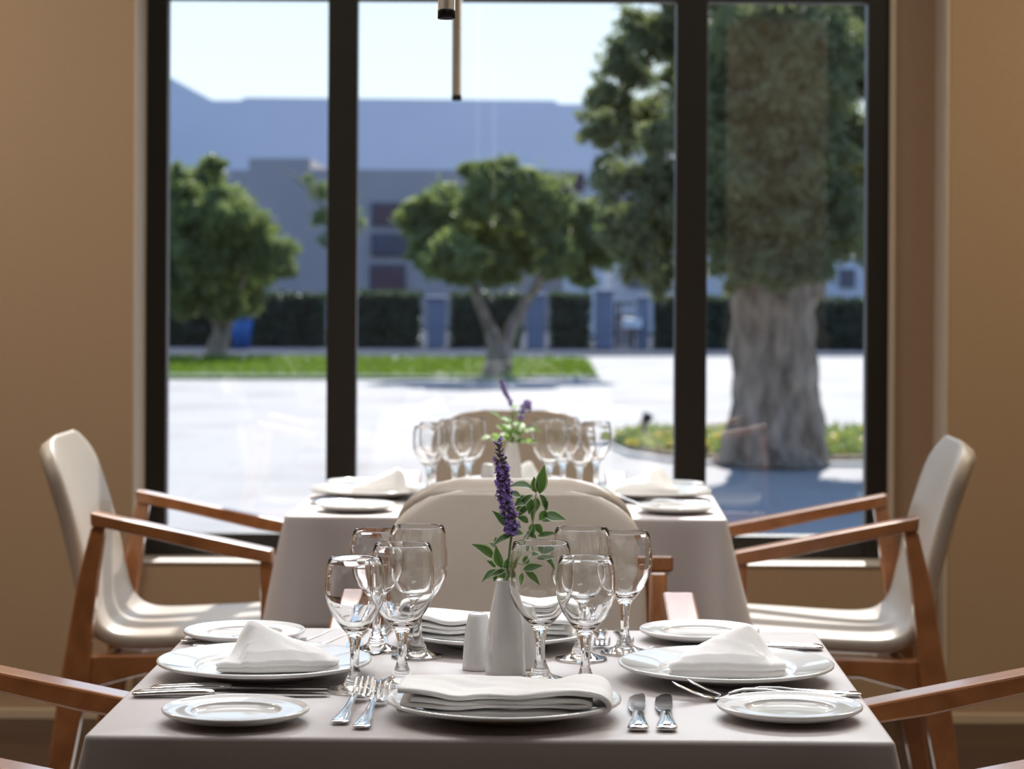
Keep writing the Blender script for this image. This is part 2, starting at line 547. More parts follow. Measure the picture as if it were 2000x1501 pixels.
# ------------------------------------------------------------------ pendant lamps
def pendant(loc_px, d, bottom_v, label):
    p = pix(loc_px, bottom_v, d=d)
    z0 = p.z
    root = empty('pendant_lamp', (p.x, p.y, z0))
    r = 0.0109
    lathe('tube', [(0.0, 0.012), (r, 0.012), (r, 0.012), (r, 0.66), (r * 0.5, 0.665), (0, 0.665)], M_brass, root, 32)
    lathe('end_ring', [(r * 0.78, 0.004), (r * 0.80, 0.0), (r * 1.02, 0.0), (r * 1.02, 0.010), (r * 0.99, 0.0125), (0, 0.0125), (0, 0.004)], M_black, root, 32)
    bm = bmesh.new()
    tube(bm, [(0, 0, 0.66), (0, 0, CEIL - z0 - 0.02)], 0.0022, 8)
    finish('cable', bm, M_black, root, smooth=True)
    lathe('ceiling_rose', [(0, CEIL - z0 - 0.025), (0.04, CEIL - z0 - 0.025), (0.042, CEIL - z0 - 0.02), (0.042, CEIL - z0), (0, CEIL - z0)], M_brass, root, 32)
    return tag(root, label, 'lamp', 'tube pendant lamps')
pendant(872, 3.06, 37, 'thicker-looking shorter end of a champagne tube pendant hanging over the front table')
pendant(892, 5.42, 196, 'long thin champagne tube pendant hanging lower over the rear table')

# ------------------------------------------------------------------ tables and cloths
def make_table(name_label, cx, cy, w, d, rz):
    root = empty('dining_table', (cx, cy, 0), rz)
    boxes('tabletop', [((-w / 2 + 0.012, -d / 2 + 0.012, 0.715), (w / 2 - 0.012, d / 2 - 0.012, 0.7455))], M_tablewood, root, 0.003)
    for sx in (-1, 1):
        for sy in (-1, 1):
            x, y = sx * (w / 2 - 0.07), sy * (d / 2 - 0.07)
            boxes('leg', [((x - 0.025, y - 0.025, 0), (x + 0.025, y + 0.025, 0.715))], M_tablewood, root, 0.004)
    tag(root, name_label, 'table', 'square dining tables')

def make_cloth(label, cx, cy, w, d, rz, drop, seed):
    rnd = random.Random(seed)
    cr = 0.012
    base = []   # (point, normal, corner weight, s)
    def edge(p, q, n, cnt):
        for i in range(cnt):
            t = i / cnt
            base.append((p.lerp(q, t), n.copy(), min(t, 1 - t)))
    hw, hd = w / 2 - cr, d / 2 - cr
    cs = [(-hw, -hd), (hw, -hd), (hw, hd), (-hw, hd)]
    dirs = [Vector((0, -1, 0)), Vector((1, 0, 0)), Vector((0, 1, 0)), Vector((-1, 0, 0))]
    for k in range(4):
        a, b = Vector((*cs[k], 0)), Vector((*cs[(k + 1) % 4], 0))
        n = dirs[k]
        edge(a + n * cr, b + n * cr, n, 70)
        c = b
        n2 = dirs[(k + 1) % 4]
        for i in range(14):
            ang = (i / 14) * PI / 2
            nn = n * math.cos(ang) + n2 * math.sin(ang)
            base.append((c + nn * cr, nn, 0.0))
    N = len(base)
    ph = [rnd.uniform(0, 6.28) for _ in range(4)]
    rings = []
    er = 0.006
    for ang in (0, 0.5, 1.0, PI / 2):
        rings.append([p - n * er * (1 - math.sin(ang)) + Vector((0, 0, 0.75 - er * (1 - math.cos(ang)))) for p, n, c in base])
    for k in range(1, 13):
        t = k / 12
        h = t * drop
        ring = []
        for i, (p, n, c) in enumerate(base):
            s = i / N
            corner = math.exp(-(c / 0.05) ** 2)
            shoulder = math.exp(-((c - 0.085) / 0.035) ** 2)
            wob = math.sin(2 * PI * 5 * s + ph[0]) * 0.5 + math.sin(2 * PI * 9 * s + ph[1]) * 0.35
            off = h * (0.03 + 0.19 * corner - 0.05 * shoulder + 0.03 * wob * t)
            ring.append(p + n * off + Vector((0, 0, 0.75 - er - h + 0.25 * h * 0.12 * corner)))
        rings.append(ring)
    bm = bmesh.new()
    vr = rings_to_bm(bm, rings, True, (False, False))
    # inner rings of the flat top
    c0 = Vector((0, 0, 0.75))
    prev = vr[0]
    for fr in (0.66, 0.33):
        cur = [bm.verts.new(c0.lerp(v.co, fr if fr == 0.66 else 0.5)) for v in prev]
        for i in range(N):
            j = (i + 1) % N
            bm.faces.new((prev[j], prev[i], cur[i], cur[j]))
        prev = cur
    bm.faces.new(prev)
    o = finish('tablecloth', bm, M_cloth, None, smooth=True)
    o.location = (cx, cy, 0)
    o.rotation_euler = (0, 0, rz)
    md = o.modifiers.new('thickness', 'SOLIDIFY')
    md.thickness = 0.0014
    md.offset = -1
    tag(o, label, 'tablecloth', 'taupe tablecloths')

T1 = (-0.016, 3.057, 0.893, 0.815, R(-1.0))
T2 = (-0.001, 5.425, 0.925, 0.785, R(-1.6))
make_table('front square dining table hidden under its taupe cloth, nearest the viewer', *T1)
make_table('rear square dining table hidden under its taupe cloth, by the window', *T2)
make_cloth('taupe tablecloth on the front table with the sharp sage and lavender vase', *T1, 0.235, 1)
make_cloth('taupe tablecloth on the rear table close to the window', *T2, 0.235, 2)

# ------------------------------------------------------------------ armchairs
def chair_shell(root):
    prof = [(0.262, 0.462), (0.258, 0.487), (0.235, 0.497), (0.15, 0.497), (0.03, 0.490), (-0.09, 0.483), (-0.17, 0.482),
            (-0.212, 0.494), (-0.236, 0.525), (-0.250, 0.58), (-0.268, 0.66), (-0.292, 0.75), (-0.320, 0.835), (-0.345, 0.900)]
    pts = smooth_profile(prof, 5)
    L = [0.0]
    for a, b in zip(pts[:-1], pts[1:]): L.append(L[-1] + math.hypot(b[0] - a[0], b[1] - a[1]))
    tot = L[-1]
    rings = []
    n = 22
    for i, (x, z) in enumerate(pts):
        a, b = pts[max(i - 1, 0)], pts[min(i + 1, len(pts) - 1)]
        tx, tz = b[0] - a[0], b[1] - a[1]
        l = math.hypot(tx, tz)
        tx, tz = tx / l, tz / l
        nx, nz = tz, -tx          # points to the sitter's side
        if i == 0: pass
        s = L[i]
        e = tot - s
        w = interp([0, 0.05, 0.3, 0.5, 0.62, 0.8, 1.0], [0.205, 0.222, 0.232, 0.226, 0.218, 0.214, 0.21], s)
        th = interp([0, 0.06, 0.35, 0.5, 0.7, 1.0], [0.022, 0.025, 0.025, 0.025, 0.025, 0.024], s)
        rc = 0.10
        if e < rc: w -= 0.115 * (1 - math.sqrt(max(0, 1 - ((rc - e) / rc) ** 2)))
        re = 0.026
        if e < re: th *= max(0.18, math.sqrt(max(0, 1 - ((re - e) / re) ** 2)))
        if s < re: th *= max(0.35, math.sqrt(max(0, 1 - ((re - s) / re) ** 2)))
        ring = []
        for k in range(2 * n):
            ang = 2 * PI * k / (2 * n)
            c, sn = math.cos(ang), math.sin(ang)
            lat = w * math.copysign(abs(c) ** 0.42, c)
            nn = th * math.copysign(abs(sn) ** 0.62, sn)
            back = interp([0.45, 0.75], [0, 1], s)
            nn += (0.016 * back + 0.006) * (lat / 0.22) ** 2 - 0.012 * back - th
            ring.append(Vector((x + nx * -nn * -1, lat, z + nz * nn)))
        rings.append(ring)
    bm = bmesh.new()
    rings_to_bm(bm, rings)
    return finish('seat_shell', bm, M_leather, root, smooth=True)

def prism_xz(name, poly, y0, y1, m, parent, bev=0.004):
    bm = bmesh.new()
    a = [bm.verts.new((x, y0, z)) for x, z in poly]
    b = [bm.verts.new((x, y1, z)) for x, z in poly]
    k = len(poly)
    bm.faces.new(a)
    bm.faces.new(list(reversed(b)))
    for i in range(k):
        j = (i + 1) % k
        bm.faces.new((a[j], a[i], b[i], b[j]))
    bmesh.ops.recalc_face_normals(bm, faces=bm.faces)
    bmesh.ops.bevel(bm, geom=list(bm.edges), offset=bev, segments=2, affect='EDGES', profile=0.5)
    return finish(name, bm, m, parent)

def make_chair():
    root = empty('armchair')
    chair_shell(root)
    for s in (-1, 1):
        y0, y1 = sorted((s * 0.238, s * 0.289))
        prism_xz('armrest', [(-0.238, 0.746), (0.15, 0.668), (0.152, 0.640), (0.05, 0.656), (-0.10, 0.690), (-0.208, 0.713), (-0.236, 0.716)], y0, y1, M_chairwood, root)
        ya, yb = sorted((s * 0.246, s * 0.278))
        prism_xz('leg', [(-0.237, 0.716), (-0.207, 0.713), (-0.222, 0.61), (-0.236, 0.47), (-0.247, 0.36), (-0.318, 0.0), (-0.352, 0.0), (-0.318, 0.28), (-0.297, 0.42), (-0.266, 0.60)], ya, yb, M_chairwood, root, 0.005)
        prism_xz('leg', [(0.124, 0.648), (0.152, 0.644), (0.168, 0.43), (0.172, 0.36), (0.190, 0.0), (0.160, 0.0), (0.132, 0.34), (0.126, 0.43)], ya, yb, M_chairwood, root, 0.005)
        yc, yd = sorted((s * 0.205, s * 0.247))
        prism_xz('side_rail', [(-0.245, 0.435), (0.14, 0.442), (0.150, 0.385), (0.05, 0.398), (-0.12, 0.398), (-0.262, 0.36)], yc, yd, M_chairwood, root)
    boxes('cross_rail', [((0.095, -0.206, 0.395), (0.12, 0.206, 0.44))], M_chairwood, root, 0.004)
    boxes('cross_rail', [((-0.225, -0.206, 0.385), (-0.20, 0.206, 0.43))], M_chairwood, root, 0.004)
    return root

chairs = [
    # x, y, heading of the sitter, label
    (-0.648, 5.415, R(-1.6), 'cream armchair pulled up to the left side of the rear table'),
    (0.636, 5.415, PI + R(-1.6), 'cream armchair pulled up to the right side of the rear table'),
    (0.008, 3.675, -PI / 2, 'cream armchair behind the front table, facing the viewer, front of backrest in view'),
    (0.008, 4.645, PI / 2, 'cream armchair back to back with another, facing the window'),
    (0.006, 6.025, -PI / 2, 'cream armchair at the window side of the rear table, mostly behind wine glasses'),
    (-0.640, 3.075, 0.0, 'armchair at left of the front table, only its wooden arms in the picture'),
    (0.625, 3.075, PI, 'armchair at right of the front table, only its wooden arms in the picture'),
]
proto = make_chair()
for i, (x, y, a, lab) in enumerate(chairs):
    c = proto if i == 0 else copy_tree(proto)
    c.location = (x, y, 0)
    c.rotation_euler = (0, 0, a)
    tag(c, lab, 'chair', 'armchairs around the dining tables')

# ------------------------------------------------------------------ crockery
def plate_mesh(name, r, h, well, parent=None):
    t = 0.0042
    up = smooth_profile([(0.0, 0.0075), (well * 0.6, 0.0072), (well * 0.90, 0.0078), (well, 0.0105), (well * 1.06, 0.0135),
                         (r * 0.86, h - 0.0035), (r * 0.985, h)], 5)
    lo = [(r, h - 0.0012), (r * 0.998, h - 0.0038)] + smooth_profile([(r * 0.985, h - 0.0048), (r * 0.84, h - 0.010), (well * 1.04, 0.0055), (well * 0.92, 0.0025)], 4)
    foot = [(well * 0.86, 0.0), (well * 0.80, 0.0), (well * 0.78, 0.003), (0, 0.003)]
    return lathe(name, up + lo + foot, M_china, parent, 96)

def place(o, x, y, z, rz=0.0):
    o.location = (x, y, z)
    o.rotation_euler = (0, 0, rz)
    return o

TOP = 0.7504
dinner = plate_mesh('dinner_plate', 0.1355, 0.0225, 0.083)
bread = plate_mesh('bread_plate', 0.0838, 0.0165, 0.050)
dinner_spots = [
    (-0.007, 2.787, 'large white dinner plate nearest the viewer, under the long folded napkin'),
    (-0.310, 3.055, 'large white dinner plate on the left of the front table, under a peaked napkin'),
    (0.272, 3.045, 'large white dinner plate on the right of the front table, beside two curved forks'),
    (-0.022, 3.322, 'large white dinner plate at the far edge of the front table, behind the white vase'),
    (-0.318, 5.47, 'large white dinner plate on the left of the rear table, half behind the chair back'),
    (0.318, 5.47, 'large white dinner plate on the right of the rear table, half behind the chair back'),
    (0.01, 5.69, 'white dinner plate at the window side of the rear table, behind its vase'),
]
for i, (x, y, lab) in enumerate(dinner_spots):
    o = dinner if i == 0 else copy_tree(dinner)
    place(o, x, y, TOP)
    tag(o, lab, 'plate', 'white dinner plates')
bread_spots = [
    (-0.311, 2.745, 'small white bread plate on the front left corner of the front table'),
    (0.322, 2.782, 'small white bread plate on the front right corner of the front table'),
    (-0.367, 3.342, 'small white bread plate on the far left corner of the front table'),
    (0.264, 3.372, 'small white bread plate on the far right corner of the front table'),
    (-0.330, 5.155, 'small white bread plate on the near left corner of the rear table'),
    (0.352, 5.155, 'small white bread plate on the near right corner of the rear table'),
    (-0.352, 5.715, 'small white bread plate on the window side left corner of the rear table'),
    (0.372, 5.70, 'small white bread plate on the window side right corner of the rear table'),
]
for i, (x, y, lab) in enumerate(bread_spots):
    o = bread if i == 0 else copy_tree(bread)
    place(o, x, y, TOP)
    tag(o, lab, 'plate', 'small bread plates')

# ------------------------------------------------------------------ napkins
def noise2(x, y, ph):
    return (math.sin(3.1 * x + ph) * math.cos(2.3 * y + 1.7 * ph) + 0.5 * math.sin(7.3 * x - 2.1 * y + 2.3 * ph) + 0.3 * math.sin(11 * y + 5 * x + ph)) / 1.8

def folded_sheet(name, loops, depth, ph):
    """A folded napkin: each loop is a closed outline in x-z of one cloth layer, carried along y."""
    bm = bmesh.new()
    ny = 22
    for prof, th in loops:
        P = smooth_profile(prof, 6)
        rings = []
        for j in range(ny + 1):
            v = j / ny * 2 - 1
            ring_o, ring_i = [], []
            for i, (x, z) in enumerate(P):
                a, b = P[max(i - 1, 0)], P[min(i + 1, len(P) - 1)]
                tx, tz = b[0] - a[0], b[1] - a[1]
                l = math.hypot(tx, tz) or 1
                nx, nz = -tz / l, tx / l
                y = v * depth / 2
                wob = noise2(x * 14, v, ph) * 0.0022
                yy = y + 0.005 * noise2(x * 9, 0.3, ph + 1.3) + 0.0022 * math.sin(23 * x + z * 90)
                zz = z * (1 + 0.10 * noise2(x * 10, v * 0.8, ph)) + wob * min(1, z / 0.012)
                # the back edge swells up a little, as the fold lies open there
                zz += z * 0.35 * max(0, v) * math.exp(-((x + 0.0) / 0.045) ** 2)
                e = 0.55 + 0.45 * (1 - abs(v) ** 8)
                ring_o.append(Vector((x + nx * th * e, yy, max(0.0006, zz + nz * th * e))))
                ring_i.append(Vector((x - nx * th * e, yy, max(0.0003, zz - nz * th * e))))
            rings.append(ring_o + ring_i[::-1])
        rings_to_bm(bm, rings)
    return finish(name, bm, M_napkin, None, smooth=True)

def peaked_napkin(name, outline, top, ph):
    """A folded napkin with an upper layer rising to a soft peak; outline is a rounded polygon in x-y."""
    n = 96
    pts = []
    k = len(outline)
    for i in range(k):
        p0, p1, p2 = Vector(outline[i - 1]), Vector(outline[i]), Vector(outline[(i + 1) % k])
        a, b = p1.lerp(p0, 0.16), p1.lerp(p2, 0.16)
        for q in range(7):
            t = q / 6
            pts.append(a * (1 - t) ** 2 + p1 * 2 * t * (1 - t) + b * t * t)
    # even resampling
    L = [0]
    for i in range(len(pts)): L.append(L[-1] + (pts[(i + 1) % len(pts)] - pts[i]).length)
    base = []
    for i in range(n):
        s = L[-1] * i / n
        for j in range(len(pts)):
            if L[j + 1] >= s:
                t = (s - L[j]) / max(1e-9, L[j + 1] - L[j])
                base.append(pts[j].lerp(pts[(j + 1) % len(pts)], t))
                break
    cen = sum((b for b in base), Vector((0, 0))) / n
    rings = []
    levels = [(0.94, 0.0), (0.985, 0.12), (1.0, 0.27), (0.985, 0.42), (0.955, 0.475), (0.985, 0.53), (1.004, 0.68), (0.995, 0.85), (0.955, 0.97), (0.90, 1.0)]
    for sc, lv in levels:
        ring = []
        for b in base:
            q = cen + (b - cen) * sc
            z = 0.0006 + lv * top(q.x, q.y)[0] + lv * 0.0014 * noise2(q.x * 30, q.y * 30, ph)
            ring.append(Vector((q.x, q.y, z)))
        rings.append(ring)
    for sc in (0.8, 0.68, 0.55, 0.42, 0.28, 0.14, 0.05):
        ring = []
        for b in base:
            q = cen + (b - cen) * sc
            ring.append(Vector((q.x, q.y, 0.0006 + sum(top(q.x, q.y)) + 0.0014 * noise2(q.x * 30, q.y * 30, ph))))
        rings.append(ring)
    # edge height + interior rise are blended so that the peak grows out of the edge
    bm = bmesh.new()
    rings_to_bm(bm, rings)
    return finish(name, bm, M_napkin, None, smooth=True)

# front napkin: long folded strip with a round fold on the right
nap = folded_sheet('napkin', [
    ([(-0.121, 0.0055), (-0.05, 0.0048), (0.06, 0.0048), (0.103, 0.0070), (0.1195, 0.0170), (0.110, 0.0295), (0.082, 0.0315), (0.04, 0.0255), (-0.04, 0.0250), (-0.078, 0.0290), (-0.119, 0.0310)], 0.0042),
    ([(-0.116, 0.0150), (-0.05, 0.0142), (0.04, 0.0142), (0.080, 0.0150), (0.098, 0.0180), (0.086, 0.0220), (0.045, 0.0185), (-0.03, 0.0178), (-0.070, 0.0200), (-0.105, 0.0212)], 0.0034),
], 0.098, 0.7)
place(nap, -0.006, 2.768, TOP + 0.0075, R(-2))
tag(nap, 'long white linen napkin with a rounded fold on the nearest dinner plate', 'napkin', 'white linen napkins')

def ridge(px, py, h, qx, qy, w, edge=0.014, steep=0.022):
    """Height over the napkin: a crest from the peak (px, py) falling to (qx, qy), tent-like across."""
    a, b = Vector((px, py)), Vector((qx, qy))
    ab = b - a
    def f(x, y):
        p = Vector((x, y))
        t = (p - a).dot(ab) / ab.length_squared
        tc = min(1, max(0, t))
        dist = (p - (a + ab * tc)).length
        if t < 0: dist *= w / steep
        ww = w * (1 + 0.25 * tc)
        k = math.exp(-(math.hypot(dist, 0.006) / ww) ** 1.6)
        hh = h * (1 - tc) ** 1.15 + 0.006
        return (edge + 0.45 * hh * k, 0.55 * hh * k)
    return f

napl = peaked_napkin('napkin', [(-0.082, -0.028), (-0.03, -0.036), (0.070, -0.022), (0.074, 0.008), (0.02, 0.032), (-0.05, 0.040), (-0.072, 0.006)],
                     ridge(-0.040, 0.014, 0.046, 0.072, -0.004, 0.034, 0.012, 0.020), 1.1)
place(napl, -0.289, 3.055, TOP + 0.008, R(2))
tag(napl, 'white linen napkin with a blunt peak on the left plate of the front table', 'napkin', 'white linen napkins')
napr = peaked_napkin('napkin', [(-0.073, -0.034), (0.05, -0.040), (0.078, -0.022), (0.070, 0.010), (0.045, 0.044), (0.005, 0.036), (-0.062, -0.004)],
                     ridge(0.030, 0.022, 0.040, -0.068, -0.018, 0.040, 0.017, 0.030), 2.3)
place(napr, 0.268, 3.035, TOP + 0.008, R(1))
tag(napr, 'white linen napkin with a peak on the right plate of the front table', 'napkin', 'white linen napkins')
more_naps = [
    (nap, -0.030, 3.325, R(178), 'white linen napkin on the far plate of the front table, behind the vase and glasses'),
    (napl, -0.290, 5.47, R(172), 'sunlit white napkin on the left dinner plate of the rear table'),
    (napr, 0.305, 5.47, R(-8), 'sunlit white napkin on the right dinner plate of the rear table'),
    (napl, 0.012, 5.69, R(160), 'white napkin on the window side plate of the rear table, behind the vase'),
]
for src, x, y, a, lab in more_naps:
    o = copy_tree(src)
    place(o, x, y, TOP + 0.008, a)
    tag(o, lab, 'napkin', 'white linen napkins')

# ------------------------------------------------------------------ wine glasses
def wine_glass(H, foot, rim, mx, zb, zmax, stem):
    """Closed outline: outside from foot to lip, then inside back down to the bottom of the bowl."""
    out = [(0.0, 0.0016), (foot * 0.80, 0.0006), (foot * 0.97, 0.0004), (foot, 0.0014), (foot * 0.985, 0.0026)]
    out += smooth_profile([(foot * 0.97, 0.003), (foot * 0.70, 0.0055), (foot * 0.42, 0.0095), (stem * 1.9, 0.0155), (stem * 1.15, 0.026), (stem, 0.038), (stem * 1.06, 0.050), (stem * 1.28, zb - 0.006),
                           (mx * 0.26, zb + 0.003), (mx * 0.49, zb + 0.0135), (mx * 0.745, zb + 0.0265), (mx * 0.895, zb + 0.0385), (mx * 0.975, zb + 0.049), (mx, zmax), (mx * 0.985, zmax + (H - zmax) * 0.4), (mx * 0.935, zmax + (H - zmax) * 0.75), (rim, H - 0.0012)], 5)
    t = 0.0013
    lip = [(rim - t * 0.25, H), (rim - t * 0.8, H), (rim - t * 1.1, H - 0.0012)]
    inn = smooth_profile([(mx * 0.935 - t, zmax + (H - zmax) * 0.75), (mx * 0.985 - t, zmax + (H - zmax) * 0.4), (mx - t, zmax), (mx * 0.975 - t, zb + 0.0495), (mx * 0.895 - t * 1.1, zb + 0.0395), (mx * 0.745 - t * 1.3, zb + 0.0283), (mx * 0.46, zb + 0.0168), (mx * 0.24, zb + 0.0110), (mx * 0.08, zb + 0.0094), (0.0, zb + 0.0092)], 5)
    return lathe('wine_glass', out + lip + inn, M_glass, None, 72)

g_small = wine_glass(0.1625, 0.0325, 0.0322, 0.0368, 0.066, 0.126, 0.0056)
g_big = wine_glass(0.1735, 0.0345, 0.0350, 0.0400, 0.064, 0.128, 0.0058)
glass_spots = [
    ('s', -0.189, 2.943, 'small wine glass just behind the fork tips, nearest of the front table left cluster'),
    ('b', -0.134, 2.999, 'large wine glass overlapping the small one behind the forks on the front table'),
    ('b', -0.123, 3.207, 'large wine glass at the back right of the front table left cluster, tallest rim there'),
    ('s', -0.180, 3.261, 'small wine glass half hidden at the back left of the front table left cluster'),
    ('b', 0.038, 3.023, 'large wine glass right beside the white vase with sage seen through its bowl'),
    ('s', 0.0925, 2.965, 'small wine glass behind the right end of the nearest napkin on the front table'),
    ('b', 0.094, 3.192, 'large wine glass behind the two beside the vase, rim highest of the front right cluster'),
    ('s', 0.154, 3.250, 'small wine glass farthest right on the front table, near the far fork'),
    ('s', -0.185, 5.45, 'small wine glass farthest left on the rear table'),
    ('s', -0.178, 5.57, 'small wine glass behind the leftmost one on the rear table'),
    ('b', -0.128, 5.505, 'large wine glass in the middle of the rear table left cluster'),
    ('b', -0.098, 5.585, 'large wine glass nearest the plant in the rear table left cluster'),
    ('b', 0.088, 5.53, 'large wine glass just right of the rear table plant'),
    ('s', 0.155, 5.46, 'small wine glass at the front right of the rear table glasses, nearest the bread plate'),
    ('b', 0.120, 5.605, 'large wine glass hidden behind the one right of the rear table plant'),
    ('s', 0.198, 5.625, 'small wine glass farthest right on the rear table'),
]
first = {}
for i, (k, x, y, lab) in enumerate(glass_spots):
    src = g_small if k == 's' else g_big
    o = src if k not in first else copy_tree(src)
    first[k] = True
    place(o, x, y, TOP, random.uniform(0, 6))
    tag(o, lab, 'wine glass', 'empty wine glasses')

# ------------------------------------------------------------------ cutlery
def make_fork():
    root = empty('fork')
    # handle: lies along +Y, end at y=0
    zs = lambda y: interp([0, 0.03, 0.08, 0.115, 0.135, 0.150], [0.0032, 0.0038, 0.0085, 0.0135, 0.0110, 0.0065], y)
    bm = bmesh.new()
    sec = []
    for y, w, t in ((0.0, 0.006, 0.0009), (0.0015, 0.0088, 0.0016), (0.006, 0.0104, 0.002), (0.014, 0.0106, 0.002), (0.03, 0.0088, 0.0019), (0.05, 0.0064, 0.0017), (0.075, 0.0046, 0.0017), (0.10, 0.0036, 0.0018), (0.125, 0.0034, 0.0018), (0.138, 0.0042, 0.0017), (0.145, 0.0062, 0.0015)):
        sec.append((y, 0, zs(y), w, t))
    sections(bm, sec, 14, 2.2)
    # raised rib down the middle of the handle
    sections(bm, [(y, 0, zs(y) + 0.0012, w, 0.0010) for y, w in ((0.006, 0.0045), (0.02, 0.004), (0.05, 0.0022), (0.075, 0.0012))], 8, 2)
    finish('handle', bm, M_steel, root, smooth=True)
    bm = bmesh.new()
    zh = lambda y: interp([0.142, 0.150, 0.160, 0.172, 0.185, 0.200, 0.212], [0.0080, 0.0050, 0.0032, 0.0042, 0.0085, 0.0155, 0.0215], y)
    sections(bm, [(y, 0, zh(y), w, t) for y, w, t in ((0.142, 0.005, 0.0014), (0.147, 0.0085, 0.0013), (0.153, 0.0105, 0.0012), (0.160, 0.0112, 0.0011), (0.166, 0.0114, 0.0010))], 14, 2.6)
    for k in range(4):
        x = -0.0093 + k * 0.0062
        sections(bm, [(y, x + (0.0004 * (k - 1.5)) * (y - 0.164) / 0.05, zh(y), w, t) for y, w, t in ((0.163, 0.0022, 0.0010), (0.175, 0.0019, 0.0010), (0.190, 0.0017, 0.0009), (0.205, 0.0013, 0.0008), (0.2115, 0.0006, 0.0005))], 8, 2.4)
    finish('tines', bm, M_steel, root, smooth=True)
    return root

def make_knife():
    root = empty('table_knife')
    bm = bmesh.new()
    sec = [(y, 0, z, w, t) for y, z, w, t in ((0.0, 0.0036, 0.007, 0.0015), (0.002, 0.0036, 0.0105, 0.003), (0.008, 0.0038, 0.0122, 0.0035), (0.02, 0.0042, 0.0112, 0.0038), (0.04, 0.0045, 0.0090, 0.004), (0.06, 0.0047, 0.0076, 0.0042), (0.08, 0.0048, 0.0068, 0.0042), (0.094, 0.0048, 0.0070, 0.0036), (0.098, 0.0047, 0.0066, 0.0022))]
    sections(bm, sec, 16, 2.3)
    sections(bm, [(y, 0, z, w, 0.0012) for y, z, w in ((0.006, 0.0068, 0.005), (0.02, 0.0075, 0.0045), (0.05, 0.0084, 0.0024), (0.078, 0.0086, 0.0016))], 8, 2)
    finish('handle', bm, M_steel, root, smooth=True)
    bm = bmesh.new()
    # blade: x profile from spine to edge
    spine = [(0.096, 0.0048), (0.11, 0.0070), (0.14, 0.0078), (0.18, 0.0080), (0.21, 0.0078), (0.228, 0.0064), (0.2365, 0.0030)]
    edge = [(0.096, -0.0048), (0.11, -0.0098), (0.14, -0.0125), (0.18, -0.0125), (0.21, -0.0112), (0.228, -0.0064), (0.2365, 0.0010)]
    rings = []
    for (y, xs_), (_, xe) in zip(spine, edge):
        zc = interp([0.096, 0.15, 0.2365], [0.0046, 0.0030, 0.0016], y)
        rings.append([Vector((xs_, y, zc + 0.0011)), Vector((xe + 0.0015, y, zc + 0.0004)), Vector((xe, y, zc)), Vector((xe + 0.0015, y, zc - 0.0004)), Vector((xs_, y, zc - 0.0011))])
    rings_to_bm(bm, rings)
    finish('blade', bm, M_steel, root)
    return root

def lay(proto_, used, x0, y0, x1, y1, lab, cat, group):
    o = proto_ if not used else copy_tree(proto_)
    place(o, x0, y0, TOP + 0.0004, math.atan2(-(x1 - x0), (y1 - y0)))
    tag(o, lab, cat, group)

fork = make_fork()
forks = [
    (-0.192, 2.722, -0.176, 2.92, 'outer dinner fork left of the nearest plate, farther from the plate'),
    (-0.166, 2.694, -0.152, 2.90, 'inner dinner fork left of the nearest plate, touching its rim'),
    (0.405, 2.915, 0.182, 2.885, 'nearer fork of the pair before the right dinner plate, handle behind the bread plate'),
    (0.425, 2.927, 0.205, 2.904, 'farther fork of the pair before the right dinner plate, tips against its rim'),
    (-0.452, 3.318, -0.24, 3.322, 'fork behind the left dinner plate with its tine tips just showing, farther one'),
    (-0.430, 3.278, -0.21, 3.277, 'fork behind the left dinner plate with its tine tips just showing, nearer one'),
    (0.128, 3.456, 0.124, 3.25, 'fork with tines towards the viewer between the right glasses and far plate'),
    (0.158, 3.458, 0.156, 3.25, 'fork with tines towards the viewer beside the far right bread plate'),
    (0.442, 5.345, 0.24, 5.345, 'fork below the right dinner plate on the rear table'),
    (0.450, 5.310, 0.24, 5.310, 'fork behind the near right bread plate on the rear table'),
    (-0.452, 5.62, -0.24, 5.62, 'fork behind the left dinner plate on the rear table'),
]
for i, (a, b, c, d, lab) in enumerate(forks): lay(fork, i > 0, a, b, c, d, lab, 'fork', 'steel forks')
knife = make_knife()
knives = [
    (0.143, 2.690, 0.156, 2.925, 'inner table knife right of the nearest plate, seen end on'),
    (0.175, 2.690, 0.188, 2.925, 'outer table knife right of the nearest plate, seen end on'),
    (-0.452, 2.898, -0.226, 2.908, 'nearer table knife below the left dinner plate, lying sideways'),
    (-0.436, 2.935, -0.20, 2.953, 'farther table knife below the left dinner plate, lying sideways'),
    (0.425, 3.285, 0.19, 3.285, 'table knife behind the right dinner plate with its handle end showing'),
    (-0.178, 3.456, -0.180, 3.25, 'table knife with its broad blade towards the viewer between the left glasses'),
    (-0.212, 3.456, -0.215, 3.25, 'table knife beside the far left bread plate, blade towards the viewer'),
    (-0.440, 5.290, -0.21, 5.290, 'nearer table knife below the left dinner plate on the rear table'),
    (-0.436, 5.330, -0.20, 5.330, 'farther table knife below the left dinner plate on the rear table'),
    (0.436, 5.625, 0.20, 5.625, 'table knife behind the right dinner plate on the rear table'),
]
for i, (a, b, c, d, lab) in enumerate(knives): lay(knife, i > 0, a, b, c, d, lab, 'knife', 'steel table knives')

